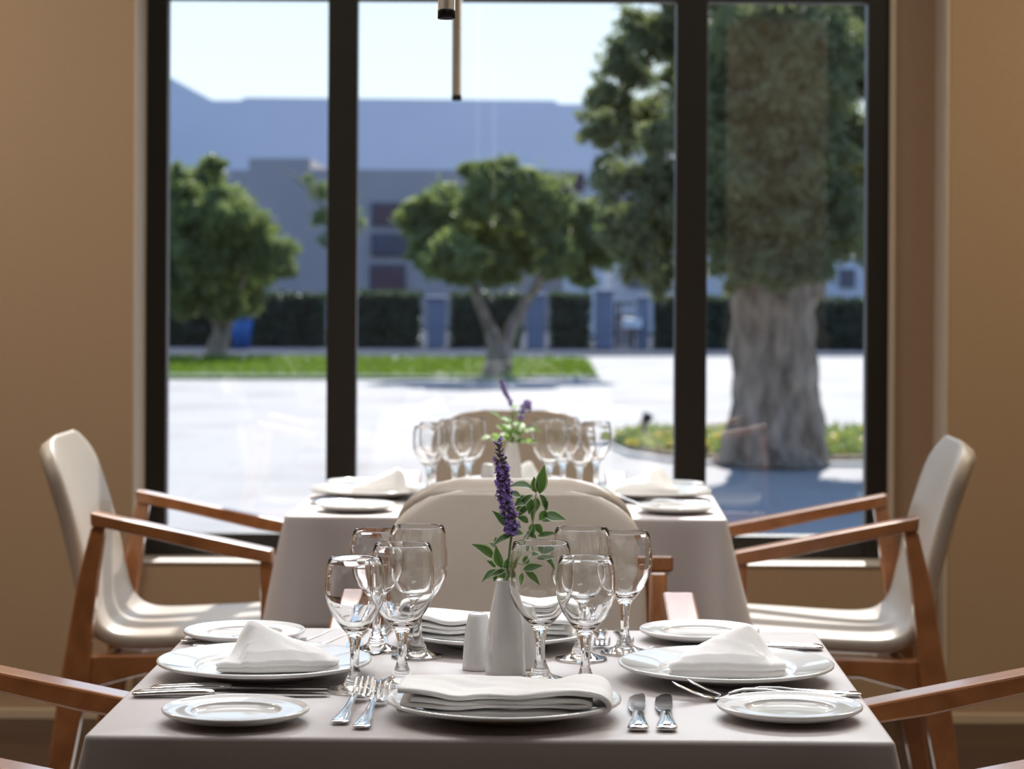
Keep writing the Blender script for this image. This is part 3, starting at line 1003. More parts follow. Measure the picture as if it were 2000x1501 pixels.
# ------------------------------------------------------------------ shakers and vases
shaker = lathe('shaker', [(0, 0.002), (0.016, 0.002), (0.0165, 0.0), (0.0192, 0.0), (0.0200, 0.0016), (0.0198, 0.006)] +
               smooth_profile([(0.0195, 0.012), (0.0180, 0.035), (0.0150, 0.058), (0.0128, 0.068)], 5) +
               [(0.0118, 0.0712), (0.0100, 0.0722), (0.002, 0.0722), (0.0012, 0.0718), (0, 0.0708)], M_china, None, 48)
shakers = [
    (-0.0415, 3.112, 'white china shaker standing left of the white vase on the front table'),
    (0.0165, 3.122, 'white china shaker half hidden behind the right of the front table vase'),
    (-0.052, 5.53, 'white china shaker left of the blurred vase on the rear table'),
]
for i, (x, y, lab) in enumerate(shakers):
    o = shaker if i == 0 else copy_tree(shaker)
    place(o, x, y, TOP)
    tag(o, lab, 'shaker', 'white china shakers')
vase = lathe('bud_vase', [(0, 0.002), (0.021, 0.002), (0.0215, 0.0), (0.0248, 0.0), (0.0258, 0.002), (0.0258, 0.008)] +
             smooth_profile([(0.0255, 0.014), (0.0238, 0.045), (0.0195, 0.080), (0.0142, 0.108), (0.0118, 0.119)], 5) +
             [(0.0114, 0.1208), (0.0104, 0.1212), (0.0096, 0.1204)] + smooth_profile([(0.0096, 0.118), (0.0120, 0.105), (0.017, 0.08), (0.021, 0.05), (0.0225, 0.012)], 4) + [(0, 0.010)], M_china, None, 64)
place(vase, -0.006, 3.066, TOP)
tag(vase, 'slender white china bud vase at the centre of the front table', 'vase', 'white bud vases')
vase2 = copy_tree(vase)
place(vase2, 0.002, 5.52, TOP)
tag(vase2, 'blurred white china bud vase at the centre of the rear table', 'vase', 'white bud vases')

# ------------------------------------------------------------------ herbs
def leaf(bm, base, tip, width, normal, arch=0.15, fold=0.25, margin=True, seg=9):
    """A lance-shaped leaf with a bent blade, a channelled midrib and a pale margin (material slot 1)."""
    base, tip = Vector(base), Vector(tip)
    ax = tip - base
    L = ax.length
    ax.normalize()
    nrm = Vector(normal)
    nrm = (nrm - ax * nrm.dot(ax)).normalized()
    side = ax.cross(nrm)
    rows = []
    for i in range(seg + 1):
        t = i / seg
        w = width * (math.sin(PI * min(1, t ** 0.72)) ** 1.1 if 0 < t < 1 else 0.0) + 0.0003
        c = base + ax * (L * t) + nrm * (arch * L * 4 * t * (1 - t))
        row = []
        for u in (-1, -0.76, -0.4, 0, 0.4, 0.76, 1):
            row.append(bm.verts.new(c + side * (w * u) + nrm * (fold * w * abs(u) ** 1.3)))
        rows.append(row)
    for a, b in zip(rows[:-1], rows[1:]):
        for k in range(6):
            f = bm.faces.new((a[k], a[k + 1], b[k + 1], b[k]))
            f.smooth = True
            f.material_index = 1 if margin and k in (0, 5) else 0

def sage_bundle(vx, vy):
    root = empty('sage_sprig', (vx, vy, TOP + 0.118))
    def P(X, Y, dy=0.0):
        """Crop reading of the herbs at the vase's own distance, made local to the vase mouth."""
        p = pix(900 + X / 5, 850 + Y / 5, d=vy + dy)
        return p - Vector((vx, vy, TOP + 0.118))
    stem_paths = [
        [(0.001, 0, -0.10), (0.002, 0, 0.0), P(560, 1180, .004), P(670, 960, .006), P(715, 780, .006), P(735, 560, .004)],
        [(0.002, 0.002, -0.09), (0.004, 0.002, 0.0), P(520, 1250, .01), P(600, 1250, .016), P(690, 1180, .02), P(840, 1110, .022)],
        [(-0.001, -0.003, -0.09), (-0.002, -0.003, 0.0), P(400, 1290, -.008), P(350, 1150, -.012)],
        [(0.0, 0.003, -0.09), (0.001, 0.004, 0.0), P(540, 1150, .012), P(620, 1000, .016), P(700, 880, .018)],
    ]
    bm = bmesh.new()
    for sp in stem_paths:
        q = smooth_profile([tuple(p) for p in sp], 5)
        tube(bm, q, [0.0016 - 0.0007 * i / len(q) for i in range(len(q))], 7)
    finish('stems', bm, M_sage_pale, root, smooth=True)
    up, cam_d = Vector((0, -0.25, 1)), Vector((0, -1, 0.25))
    L = [  # base, tip, half width, depth at base, depth at tip, facing, arch
        ((330, 1195), (103, 1060), 0.0082, 0, -.012, (0.35, -0.75, 0.6), 0.06),
        ((395, 1290), (345, 1075), 0.0075, -.010, -.016, (-0.5, -1, 0.1), 0.05),
        ((445, 885), (303, 733), 0.0058, .004, -.004, (0.4, -0.8, 0.5), 0.06),
        ((705, 520), (455, 508), 0.0072, .004, .0, (0, -0.6, 1), 0.16),
        ((770, 570), (818, 285), 0.0085, .004, .0, (0.5, -1, -0.1), -0.08),
        ((735, 560), (715, 400), 0.0055, .006, .012, (-0.5, -0.9, 0.2), 0.05),
        ((770, 575), (822, 752), 0.0060, .0, -.010, (0.8, -0.7, 0.2), 0.14),
        ((800, 620), (840, 730), 0.0045, .004, .0, (0.4, -0.9, 0.2), 0.08),
        ((700, 580), (530, 745), 0.0055, .002, -.010, (-0.4, -0.8, 0.6), 0.06),
        ((585, 600), (445, 560), 0.0060, .008, .004, (0, -0.6, 0.8), 0.08),
        ((660, 610), (520, 690), 0.0080, .012, .004, (-0.3, -0.9, 0.5), 0.05),
        ((690, 620), (665, 770), 0.0058, .002, -.004, (0.2, -1, 0.2), 0.05),
        ((745, 610), (720, 760), 0.0052, .008, .008, (0.5, -0.9, 0.0), 0.05),
        ((830, 735), (765, 830), 0.0058, .0, -.006, (0.3, -0.9, 0.2), 0.05),
        ((805, 780), (1028, 825), 0.0085, .002, -.008, (0.1, -0.75, 0.75), 0.05),
        ((720, 868), (800, 970), 0.0060, .002, -.006, (0.5, -0.85, 0.4), 0.06),
        ((705, 860), (695, 985), 0.0050, -.002, -.008, (-0.3, -1, 0.1), 0.04),
        ((660, 850), (545, 795), 0.0058, .004, -.004, (0, -0.7, 0.8), 0.08),
        ((660, 690), (560, 790), 0.0050, .0, -.006, (-0.3, -0.8, 0.6), 0.05),
        ((640, 735), (545, 740), 0.0050, .010, .008, (0, -0.7, 0.8), 0.08),
        ((500, 965), (308, 1085), 0.0056, -.006, -.020, (-0.3, -0.7, 0.7), 0.07),
        ((345, 1090), (270, 1052), 0.0034, .0, .004, (0, -0.7, 0.8), 0.05),
        ((345, 1060), (340, 990), 0.0030, .002, .004, (0.3, -1, 0.1), 0.05),
        ((440, 1310), (270, 1400), 0.0042, -.012, -.022, (-0.3, -0.8, 0.6), 0.08),
        ((360, 1310), (205, 1430), 0.0056, -.010, -.022, (-0.3, -0.8, 0.6), 0.08),
        ((340, 1285), (252, 1222), 0.0038, .0, -.004, (0.2, -0.8, 0.6), 0.06),
        ((340, 1340), (325, 1425), 0.0030, -.012, -.016, (0.2, -1, 0.2), 0.06),
        ((600, 1310), (803, 1268), 0.0062, -.014, -.022, (0.1, -0.8, 0.6), 0.06),
        ((620, 1325), (772, 1468), 0.0062, -.014, -.024, (0.5, -0.7, 0.5), 0.10),
        ((590, 1340), (572, 1470), 0.0044, -.014, -.020, (-0.2, -1, 0.2), 0.05),
        ((750, 985), (945, 955), 0.0048, .002, .0, (0, -0.7, 0.8), 0.06),
        ((800, 1165), (925, 1320), 0.0050, -.018, -.024, (0.6, -0.7, 0.4), 0.14),
        ((740, 1200), (930, 1192), 0.0042, -.014, -.018, (0.1, -0.8, 0.7), 0.05),
        ((620, 1250), (640, 1170), 0.0060, -.012, -.016, (0.2, -1, 0.2), 0.04),
        ((690, 1170), (860, 1110), 0.0046, -.016, -.022, (0, -0.8, 0.7), 0.06),
        ((610, 960), (500, 970), 0.0050, .008, .002, (0, -0.7, 0.8), 0.10),
        ((640, 940), (740, 1010), 0.0050, .010, .004, (0.3, -0.8, 0.5), 0.08),
        ((590, 900), (520, 890), 0.0040, .012, .010, (0, -0.7, 0.8), 0.10),
        ((730, 610), (700, 860), 0.0050, .012, .012, (-0.6, -0.8, 0.1), 0.05),
        ((790, 830), (885, 835), 0.0036, .006, .004, (0, -0.7, 0.8), 0.08),
        ((430, 1300), (455, 1200), 0.0058, -.006, -.008, (0.5, -1, 0.2), 0.05),
        ((470, 1310), (540, 1180), 0.0048, -.004, -.004, (0.6, -0.9, 0.2), 0.05),
        ((420, 1390), (385, 1300), 0.0070, -.008, -.012, (-0.4, -1, 0.3), 0.08),
        ((470, 1390), (490, 1300), 0.0060, -.008, -.010, (0.4, -1, 0.3), 0.08),
    ]
    for (a, b, w, d0, d1, n, arch) in L:
        bm = bmesh.new()
        if min(a[0], b[0]) > 480: d0, d1 = abs(d0) * 0.5 + 0.012, abs(d1) * 0.5 + 0.012
        leaf(bm, P(*a, d0), P(*b, d1), w * 1.08, n, arch)
        o = finish('leaf', bm, [M_sage, M_sage_pale], root, recalc=False)
    return root
sg = sage_bundle(-0.006, 3.066)
tag(sg, 'sage sprig with pale-edged green leaves in the front table vase', 'herb sprig')

def floret(bm, c, out, s, rnd, petals=True):
    out = out.normalized()
    a = out.orthogonal().normalized()
    b = out.cross(a)
    tip = c + out * s * 2.1
    tube(bm, [c, c + out * s * 0.8, c + out * s * 1.7], [s * 0.28, s * 0.52, s * 0.42], 6)

def lavender(vx, vy, path, spike_from, n_whorl, name_label, seed, scale=1.0):
    rnd = random.Random(seed)
    root = empty('lavender_sprig', (vx, vy, TOP + 0.118))
    q = smooth_profile([tuple(p) for p in path], 8)
    bm = bmesh.new()
    tube(bm, q, 0.0011 * scale, 7)
    finish('stem', bm, M_stem, root, smooth=True)
    k0 = int(len(q) * spike_from)
    bc, bp = bmesh.new(), bmesh.new()
    for wv in range(n_whorl):
        t = wv / (n_whorl - 1)
        i = k0 + t * (len(q) - 1 - k0)
        i0 = min(int(i), len(q) - 2)
        c = q[i0].lerp(q[i0 + 1], i - i0)
        ax = (q[i0 + 1] - q[i0]).normalized()
        a = ax.orthogonal().normalized()
        b = ax.cross(a)
        gap = 0.35 if n_whorl > 12 and wv in (n_whorl - 3,) else 1.0
        rad = (0.0040 + 0.0020 * math.sin(PI * min(1, t * 1.15)) - 0.002 * max(0, t - 0.8) * 5) * scale
        cnt = int((11 if t < 0.8 else 7) * gap) + 1
        for f in range(cnt):
            ang = 2 * PI * f / cnt + rnd.uniform(-0.4, 0.4)
            o = a * math.cos(ang) + b * math.sin(ang)
            out = (o + ax * rnd.uniform(0.35, 1.0)).normalized()
            s = 0.0023 * scale * rnd.uniform(0.8, 1.2) * (1 if t < 0.85 else 0.8)
            st = c + o * rad * rnd.uniform(0.1, 0.5) + ax * rnd.uniform(-0.003, 0.003)
            floret(bc, st, out, s, rnd)
            if rnd.random() < (0.85 if t < 0.78 else 0.3):
                pc = st + out * s * 1.9
                n1 = out.orthogonal().normalized()
                n2 = out.cross(n1)
                for pnum in range(5):
                    pa = 2 * PI * pnum / 5 + rnd.uniform(-.3, .3)
                    dirp = (n1 * math.cos(pa) + n2 * math.sin(pa) + out * 0.45).normalized()
                    sd_ = out.cross(dirp).normalized() * s * 0.42
                    l = s * rnd.uniform(0.8, 1.35)
                    vs = [bp.verts.new(pc - sd_ * 0.5), bp.verts.new(pc + sd_ * 0.5), bp.verts.new(pc + dirp * l * 0.6 + sd_), bp.verts.new(pc + dirp * l), bp.verts.new(pc + dirp * l * 0.6 - sd_)]
                    bp.faces.new(vs)
    finish('flower_spike', bc, M_calyx, root, smooth=True)
    finish('petals', bp, M_lav, root, recalc=False)
    tag(root, name_label, 'flower')
    return root

vx, vy = -0.006, 3.066
PV = lambda u, v, dy=0.0: pix(u, v, d=vy + dy) - Vector((vx, vy, TOP + 0.118))
lavender(vx, vy, [(0.0, -0.004, -0.09), (0.001, -0.004, 0.0), PV(996, 1070, -.006), PV(999, 1035, -.008), PV(991, 990, -.008), PV(983, 950, -.008), PV(981, 915, -.008), PV(973, 864, -.008)], 0.40, 26,
         'tall lavender stem with violet flower spike in the front table vase', 3, 1.45)

# rear vase: a loose bunch of brighter herbs with two lavender heads
vx2, vy2 = 0.002, 5.52
hb = empty('herb_bunch', (vx2, vy2, TOP + 0.118))
rnd = random.Random(12)
PV2 = lambda u, v, dy=0.0: pix(u, v, d=vy2 + dy) - Vector((vx2, vy2, TOP + 0.118))
bm = bmesh.new()
tips = [PV2(1005, 790), PV2(1030, 800), PV2(980, 815), PV2(1040, 830), PV2(955, 850), PV2(1040, 862)]
for tp in tips:
    q = smooth_profile([(0, 0, -0.08), (0, 0, 0.0), tuple(Vector(tp) * 0.5 + Vector((0, 0, 0.008))), tuple(tp)], 5)
    tube(bm, q, 0.0013, 6)
finish('stems', bm, M_stem, hb, smooth=True)
for i in range(46):
    tp = Vector(rnd.choice(tips))
    t = rnd.uniform(0.25, 1.0)
    b0 = tp * t
    ang = rnd.uniform(0, 2 * PI)
    dr = Vector((math.cos(ang), math.sin(ang), rnd.uniform(-0.35, 0.6))).normalized()
    bm = bmesh.new()
    leaf(bm, b0, b0 + dr * rnd.uniform(0.022, 0.040), rnd.uniform(0.005, 0.009), (rnd.uniform(-.5, .5), -0.5, 1), 0.08)
    finish('leaf', bm, [M_mint, M_sage_pale], hb, recalc=False)
tag(hb, 'bunch of bright green herbs in the rear table vase', 'herb sprig')
lavender(vx2, vy2, [(0.0, 0.003, -0.09), (0.0, 0.003, 0.0), PV2(1000, 835), PV2(998, 790), PV2(985, 762), PV2(978, 742)], 0.60, 12,
         'thin dark lavender stem standing tallest in the rear table vase', 5, 1.0)
lavender(vx2, vy2, [(0.001, -0.003, -0.09), (0.001, -0.003, 0.0), PV2(1012, 835, -.02), PV2(1020, 800, -.03), PV2(1030, 786, -.035), PV2(1034, 800, -.04)], 0.5, 10,
         'drooping dark lavender head on the right of the rear table vase', 6, 1.3)

# ------------------------------------------------------------------ outdoors
G = -0.30
struct('ground', boxes('ground', [((-60, 7.14, G - 0.2), (60, 140, G))], M_paving))

def slab_px(name, quad, z0, z1, m):
    """A slab on the ground whose corners are given by photo positions on the ground."""
    bm = bmesh.new()
    ps = [pix(u, v, z=G) for u, v in quad]
    a = [bm.verts.new((p.x, p.y, z0)) for p in ps]
    b = [bm.verts.new((p.x, p.y, z1)) for p in ps]
    n = len(ps)
    bm.faces.new(b)
    bm.faces.new(list(reversed(a)))
    for i in range(n):
        j = (i + 1) % n
        bm.faces.new((a[i], a[j], b[j], b[i]))
    return finish(name, bm, m)

def leaves_mesh(name, C, D, N, lens, wids, m, parent=None):
    """Many small folded leaves: centres C, directions D, normals N (numpy n x 3)."""
    n = len(C)
    D = D / np.linalg.norm(D, axis=1, keepdims=True)
    N = N - D * np.sum(D * N, axis=1, keepdims=True)
    N = N / (np.linalg.norm(N, axis=1, keepdims=True) + 1e-9)
    S = np.cross(D, N)
    l, w = lens[:, None], wids[:, None]
    V = np.stack([C - D * l * .5, C + S * w * .5 + N * w * .12, C + D * l * .5, C - S * w * .5 + N * w * .12], axis=1).reshape(-1, 3)
    me = bpy.data.meshes.new(name)
    me.vertices.add(len(V))
    me.vertices.foreach_set('co', V.astype(np.float32).ravel())
    me.loops.add(4 * n)
    me.loops.foreach_set('vertex_index', np.arange(4 * n, dtype=np.int32))
    me.polygons.add(n)
    me.polygons.foreach_set('loop_start', np.arange(0, 4 * n, 4, dtype=np.int32))
    me.polygons.foreach_set('loop_total', np.full(n, 4, dtype=np.int32))
    me.update(calc_edges=True)
    return link(name, me, m, parent)

def crown(blobs0, n, l, w, m, parent, subs=14):
    blobs = []
    for c, r in blobs0:
        blobs.append((c, (r[0] * .82, r[1] * .82, r[2] * .82)))
        for _ in range(subs):
            d = RNG.normal(size=3)
            d /= np.linalg.norm(d)
            q = RNG.uniform(.22, .5)
            blobs.append((tuple(np.array(c) + d * np.array(r) * RNG.uniform(.55, .95)), (r[0] * q, r[1] * q, r[2] * q * .85)))
    crown_leaves(blobs, n, l, w, m, parent)

def crown_leaves(blobs, n, l, w, m, parent):
    """blobs: (centre, (rx, ry, rz)); leaves sit in clumps within and on each blob."""
    vols = np.array([b[1][0] * b[1][2] for b in blobs])
    cnts = (vols / vols.sum() * n).astype(int)
    Cs = []
    for (c, r), k in zip(blobs, cnts):
        nc = max(8, k // 110)
        d = RNG.normal(size=(nc, 3))
        d /= np.linalg.norm(d, axis=1, keepdims=True)
        rad = RNG.uniform(0.35, 1.0, size=(nc, 1)) ** 0.6
        cc = d * rad
        idx = RNG.integers(0, nc, size=k)
        pts = cc[idx] + RNG.normal(scale=0.24, size=(k, 3))
        Cs.append(np.array(c) + pts * np.array(r))
    C = np.concatenate(Cs)
    D = RNG.normal(size=C.shape) + np.array([0, 0, 0.5])
    N = RNG.normal(size=C.shape) + np.array([0, 0, 0.7])
    leaves_mesh('crown', C, D, N, RNG.uniform(.7, 1.3, len(C)) * l, RNG.uniform(.7, 1.3, len(C)) * w, m, parent)

def px_blobs(lst, d, spread=0.9, grow=0.98):
    out = []
    for u, v, r in lst:
        p = pix(u, v, d=d + RNG.uniform(-1, 1) * spread * 0.5)
        rr = r * d / F * grow
        out.append((tuple(p), (rr, rr * 1.0, rr)))
    return out

def bark_trunk(paths, parent, knobs=0.12, seg=18):
    """Gnarled stems: (points, radii) each lofted with a lumpy outline."""
    bm = bmesh.new()
    for pts, rad in paths:
        q = smooth_profile([tuple(p) for p in pts], 6)
        rr = np.interp(np.linspace(0, 1, len(q)), np.linspace(0, 1, len(rad)), rad)
        ph = RNG.uniform(0, 6)
        rings = []
        for i, p in enumerate(q):
            ring = []
            for k in range(seg):
                a = 2 * PI * k / seg
                r = rr[i] * (1 + knobs * (math.sin(3 * a + ph + i * 0.25) * 0.6 + math.sin(5 * a - i * 0.4 + ph) * 0.5 + 0.5 * math.sin(8 * a + i * 0.7)))
                ring.append(p + Vector((math.cos(a) * r, math.sin(a) * r, 0)))
            rings.append(ring)
        rings_to_bm(bm, rings)
    return finish('trunk', bm, M_bark, parent, smooth=True)

# central olive on the lawn
d = 35.6
base = pix(972, 738, z=G)
base.y = d
tr = empty('olive_tree', (0, 0, 0))
lp = lambda u, v, dd=0.0: pix(u, v, d=d + dd)
bark_trunk([([lp(962, 745), lp(966, 715), lp(968, 690), lp(961, 655), lp(946, 615), lp(930, 570), lp(905, 500)], [.19, .155, .125, .10, .085, .075, .04]),
            ([lp(980, 742), lp(982, 712), lp(984, 688, .1), lp(1000, 640, .1), lp(1026, 590, .1), lp(1055, 545), lp(1080, 450)], [.17, .14, .12, .095, .085, .07, .03])], tr)
crown(px_blobs([(870, 430, 72), (955, 375, 62), (1055, 395, 62), (1130, 460, 68), (885, 505, 58), (1000, 465, 78), (1150, 520, 46), (840, 490, 48), (925, 345, 30), (985, 345, 35), (1085, 500, 48), (970, 520, 42), (1180, 490, 38), (830, 415, 38)], d, 1.6),
      75000, 0.10, 0.034, M_olive, tr)
tag(tr, 'olive tree with a forked trunk in the middle of the lawn', 'tree', 'olive trees')
# left olive
d = 43.0
tr = empty('olive_tree', (0, 0, 0))
bark_trunk([([lp(418, 712), lp(425, 670), lp(432, 640), lp(420, 600), lp(400, 520)], [.24, .17, .15, .12, .05]),
            ([lp(425, 700), lp(440, 640), lp(455, 600), lp(480, 520)], [.14, .12, .1, .05])], tr)
crown(px_blobs([(405, 355, 42), (370, 420, 60), (450, 430, 66), (515, 500, 56), (400, 510, 70), (475, 560, 50), (340, 370, 50), (330, 480, 66), (545, 520, 32), (420, 320, 22), (300, 440, 60), (300, 540, 55), (360, 580, 40), (490, 450, 45), (440, 590, 36)], d, 1.8),
      80000, 0.12, 0.04, M_olive, tr)
tag(tr, 'dense olive tree at the far left of the lawn, cut by the window frame', 'tree', 'olive trees')
# great old olive on the right
d = 19.6
tr = empty('olive_tree', (0, 0, 0))
bark_trunk([([lp(1512, 905), lp(1512, 870), lp(1514, 800), lp(1515, 700), lp(1512, 620), lp(1512, 550), lp(1500, 450), lp(1490, 300), lp(1480, 150)], [.47, .40, .35, .335, .33, .35, .30, .2, .1]),
            ([lp(1560, 580), lp(1580, 480), lp(1620, 330), lp(1640, 200)], [.2, .2, .15, .07]),
            ([lp(1430, 905, -.1), lp(1450, 850, -.1), lp(1470, 770), lp(1480, 680)], [.12, .15, .14, .1]),
            ([lp(1590, 905, -.1), lp(1575, 850, -.15), lp(1555, 750, -.1), lp(1545, 650)], [.12, .13, .12, .08])], tr, 0.10, 28)
crown(px_blobs([(1215, 130, 62), (1235, 245, 75), (1235, 380, 72), (1290, 60, 70), (1285, 470, 68), (1250, 500, 48), (1290, 545, 34), (1205, 440, 45), (1165, 250, 40), (1330, 180, 80), (1330, 330, 85), (1400, 80, 100), (1410, 250, 100), (1395, 420, 85), (1500, 90, 110), (1500, 260, 105), (1480, 420, 90), (1530, 490, 62),
                (1610, 120, 105), (1620, 290, 105), (1610, 430, 82), (1710, 110, 100), (1720, 290, 100), (1700, 430, 75), (1440, 500, 60), (1400, -90, 120), (1540, -100, 130), (1680, -80, 120), (1300, -60, 70), (1175, 190, 34), (1180, 330, 30), (1800, 200, 100), (1790, 380, 80)], d, 2.4) + px_blobs([(1470, 60, 95), (1590, 60, 95), (1450, 190, 90), (1570, 190, 95), (1460, 320, 85), (1575, 310, 90), (1465, 430, 72), (1560, 430, 75), (1640, 420, 60), (1450, 515, 40), (1520, 525, 42), (1585, 515, 42)], d - 1.3, .6),
      230000, 0.075, 0.022, M_olive2, tr)
tag(tr, 'great old olive with a thick gnarled trunk close to the right window pane', 'tree', 'olive trees')
# small tree by the facade
d = 52.0
tr = empty('young_tree', (0, 0, 0))
bark_trunk([([lp(668, 690), lp(668, 560), lp(665, 470), lp(655, 400)], [.09, .07, .06, .03]),
            ([lp(665, 450), lp(620, 390), lp(575, 345), lp(545, 325)], [.05, .035, .03, .015])], tr)
crown(px_blobs([(622, 375, 22), (625, 425, 20), (665, 400, 38), (690, 440, 26), (600, 350, 12), (640, 470, 20)], d, 0.8), 2600, 0.13, 0.035, M_olive, tr)
tag(tr, 'slim young tree in front of the facade, mostly behind the window post', 'tree')

# lawn, kerbs, path
struct('path', slab_px('path', [(-2500, 696), (4500, 696), (4500, 642), (-2500, 642)], G - 0.02, G + 0.012, M_asphalt))  # dark slab runs on behind the hedges to cover sunlit ground
lawn = slab_px('lawn', [(-900, 741), (1168, 741), (1152, 704), (-900, 704)], G, G + 0.04, M_grass)
tag(lawn, 'strip of bright green lawn under the olive trees', 'lawn', kind='stuff')
p0, p1 = pix(-300, 741, z=G), pix(1150, 706, z=G)
n = 9000
C = np.stack([RNG.uniform(p0.x, 1.25, n), RNG.uniform(35.2, 42.3, n), np.full(n, G + 0.07)], axis=1)
leaves_mesh('grass', C, RNG.normal(scale=.35, size=(n, 3)) + np.array([0, 0, 1.]), RNG.normal(size=(n, 3)), np.full(n, .09), np.full(n, .03), M_grass, lawn)
boxes('edging', [((-25, 35.00, G), (1.28, 35.09, G + 0.05))], M_kerb, lawn)

# hedges between posts
def hedge(u0, u1, v0, v1, d, label):
    a, b = pix(u0, v1, d=d), pix(u1, v0, d=d)
    root = empty('hedge', ((a.x + b.x) / 2, d, G))
    w, h = b.x - a.x, b.z - G
    boxes('twigs', [((-w / 2 + .06, -.28, 0), (w / 2 - .06, .28, h - .08))], M_hedge, root)
    n = int(1500 * w)
    side = RNG.uniform(size=n)
    X = RNG.uniform(-w / 2, w / 2, n)
    Y = np.where(side < .7, -.3, RNG.uniform(-.3, .3, n)) + RNG.normal(scale=.04, size=n)
    Z = np.where(side < .7, RNG.uniform(0, h, n), h - .04) + RNG.normal(scale=.035, size=n)
    leaves_mesh('foliage', np.stack([X, Y, np.maximum(Z, .03)], 1), RNG.normal(size=(n, 3)), RNG.normal(size=(n, 3)) + np.array([0, -1., .6]), np.full(n, .12), np.full(n, .06), M_hedge, root)
    tag(root, label, 'hedge', 'clipped dark hedges along the far path')
dh = 49.5
hedge(200, 640, 575, 680, dh, 'clipped dark hedge behind the left olive tree')
hedge(655, 825, 572, 680, dh, 'clipped dark hedge from the left window post to the first white post')
hedge(879, 1021, 575, 680, dh, 'clipped dark hedge behind the forked olive trunk')
hedge(1073, 1154, 575, 680, dh, 'clipped dark hedge between the second white post and the gate')
hedge(1274, 1440, 580, 680, dh, 'clipped dark hedge between the gate and the great olive trunk')
hedge(1560, 1900, 585, 682, dh, 'clipped dark hedge right of the great olive trunk')

def post(u, wpx, v0, label):
    a = pix(u, v0, d=dh - .1)
    w = wpx * dh / F / 2
    root = empty('gatepost', (a.x, dh - .1, G))
    boxes('shaft', [((-w, -w, 0), (w, w, a.z - G))], M_post, root, .02)
    boxes('cap', [((-w * 1.25, -w * 1.25, a.z - G), (w * 1.25, w * 1.25, a.z - G + .07))], M_post, root, .02)
    tag(root, label, 'post', 'white posts in the hedge line')
post(853, 34, 585, 'white post in the hedge left of the forked olive trunk')
post(1047, 34, 580, 'white post in the hedge right of the forked olive trunk')
post(1180, 34, 572, 'pinkish white gate post left of the garden opening')
post(1255, 22, 585, 'narrow white gate post right of the garden opening')
a, b = pix(1200, 685, d=dh - .05), pix(1240, 640, d=dh - .05)
gt = empty('garden_gate', ((a.x + b.x) / 2, dh - .05, G))
w = (b.x - a.x) / 2
boxes('gate_panel', [((-w, -.03, .05), (w, .03, .62))], M_render_brown, gt, .01)
boxes('gate_frame', [((-w, -.035, 0.62), (w, .035, 0.68)), ((-w, -.035, 0), (-w + .05, .035, .95)), ((-w, -.035, .90), (w, .035, .95)), ((-w * .5, -.035, .62), (-w * .35, .035, .95))], M_black, gt)
tag(gt, 'low brown garden gate with a dark frame between the posts', 'gate')
a = pix(1235, 631, d=dh - .3)
bx = empty('letter_box', (a.x, dh - .35, G))
boxes('box', [((-.20, -.12, a.z - G - .1), (.20, .12, a.z - G + .1))], M_whitepaint, bx, .02)
boxes('stand', [((-.03, -.03, 0), (.03, .03, a.z - G - .1))], M_black, bx)
tag(bx, 'white box on a dark stand at the garden gate', 'letter box')
a = pix(472, 665, d=48.0)
br = empty('bin', (a.x, 48.0, G))
lathe('body', [(0, 0), (.17, 0), (.22, .55), (.2, .58), (0, .58)], M_blue, br, 24)
lathe('lid', [(.0, .58), (.24, .58), (.24, .62), (.1, .70), (0, .71)], M_blue, br, 24)
tag(br, 'blue bin by the hedge beside the left olive trunk', 'bin')

# buildings across the way
def prism_px(name, poly, d, depth, m, parent):
    bm = bmesh.new()
    ps = []
    for u, v in poly:
        p = pix(u, v, d=d)
        if v >= 690: p.z = G
        ps.append(p)
    a = [bm.verts.new((p.x, d, p.z)) for p in ps]
    b = [bm.verts.new((p.x, d + depth, p.z)) for p in ps]
    n = len(ps)
    bm.faces.new(a)
    bm.faces.new(list(reversed(b)))
    for i in range(n):
        j = (i + 1) % n
        bm.faces.new((a[j], a[i], b[i], b[j]))
    return finish(name, bm, m, parent)

hall = empty('hall_building', (0, 0, 0))
prism_px('wall', [(-400, 700), (-400, 100), (250, 105), (330, 150), (415, 196), (470, 196), (478, 190), (1083, 196), (1092, 203), (1300, 204), (1300, 700)], 84, 14, M_render_pale, hall)
tag(hall, 'long pale blue-grey hall with a sloping left roofline behind the annexe', 'building')
ann = empty('annexe_building', (0, 0, 0))
prism_px('wall', [(300, 700), (300, 335), (486, 332), (486, 309), (606, 309), (606, 330), (1145, 333), (1145, 700)], 68, 8, M_render_brown, ann)
for (u0, u1, v0, v1, mm) in ((725, 790, 395, 441, M_red), (725, 797, 456, 500, M_darkpane), (722, 792, 516, 574, M_red), (1040, 1072, 336, 352, M_darkpane)):
    a, b = pix(u0, v1, d=67.9), pix(u1, v0, d=67.9)
    fr = boxes('window', [((a.x, 67.9, a.z), (b.x, 68.1, b.z))], M_darkpane, ann)
    t_ = .09
    boxes('shutter' if mm is M_red else 'pane', [((a.x + t_, 67.85, a.z + t_), (b.x - t_, 67.92, b.z - t_))], mm, fr)
pw, ph_ = pix(1095, 520, d=67.9), pix(1140, 340, d=67.9)
tag(ann, 'low taupe annexe with a raised parapet and red-brown shuttered windows', 'building')
vil = empty('villa', (0, 0, 0))
prism_px('wall', [(1185, 700), (1185, 430), (1330, 430), (1330, 470), (1480, 470), (1480, 500), (1760, 500), (1760, 700)], 62, 7, M_render_white, vil)
a, b = pix(1225, 560, d=61.9), pix(1290, 520, d=61.9)
boxes('window', [((a.x, 61.9, a.z), (b.x, 62.1, b.z))], M_darkpane, vil)
a, b = pix(1640, 560, d=61.9), pix(1670, 525, d=61.9)
boxes('window', [((a.x, 61.9, a.z), (b.x, 62.1, b.z))], M_darkpane, vil)
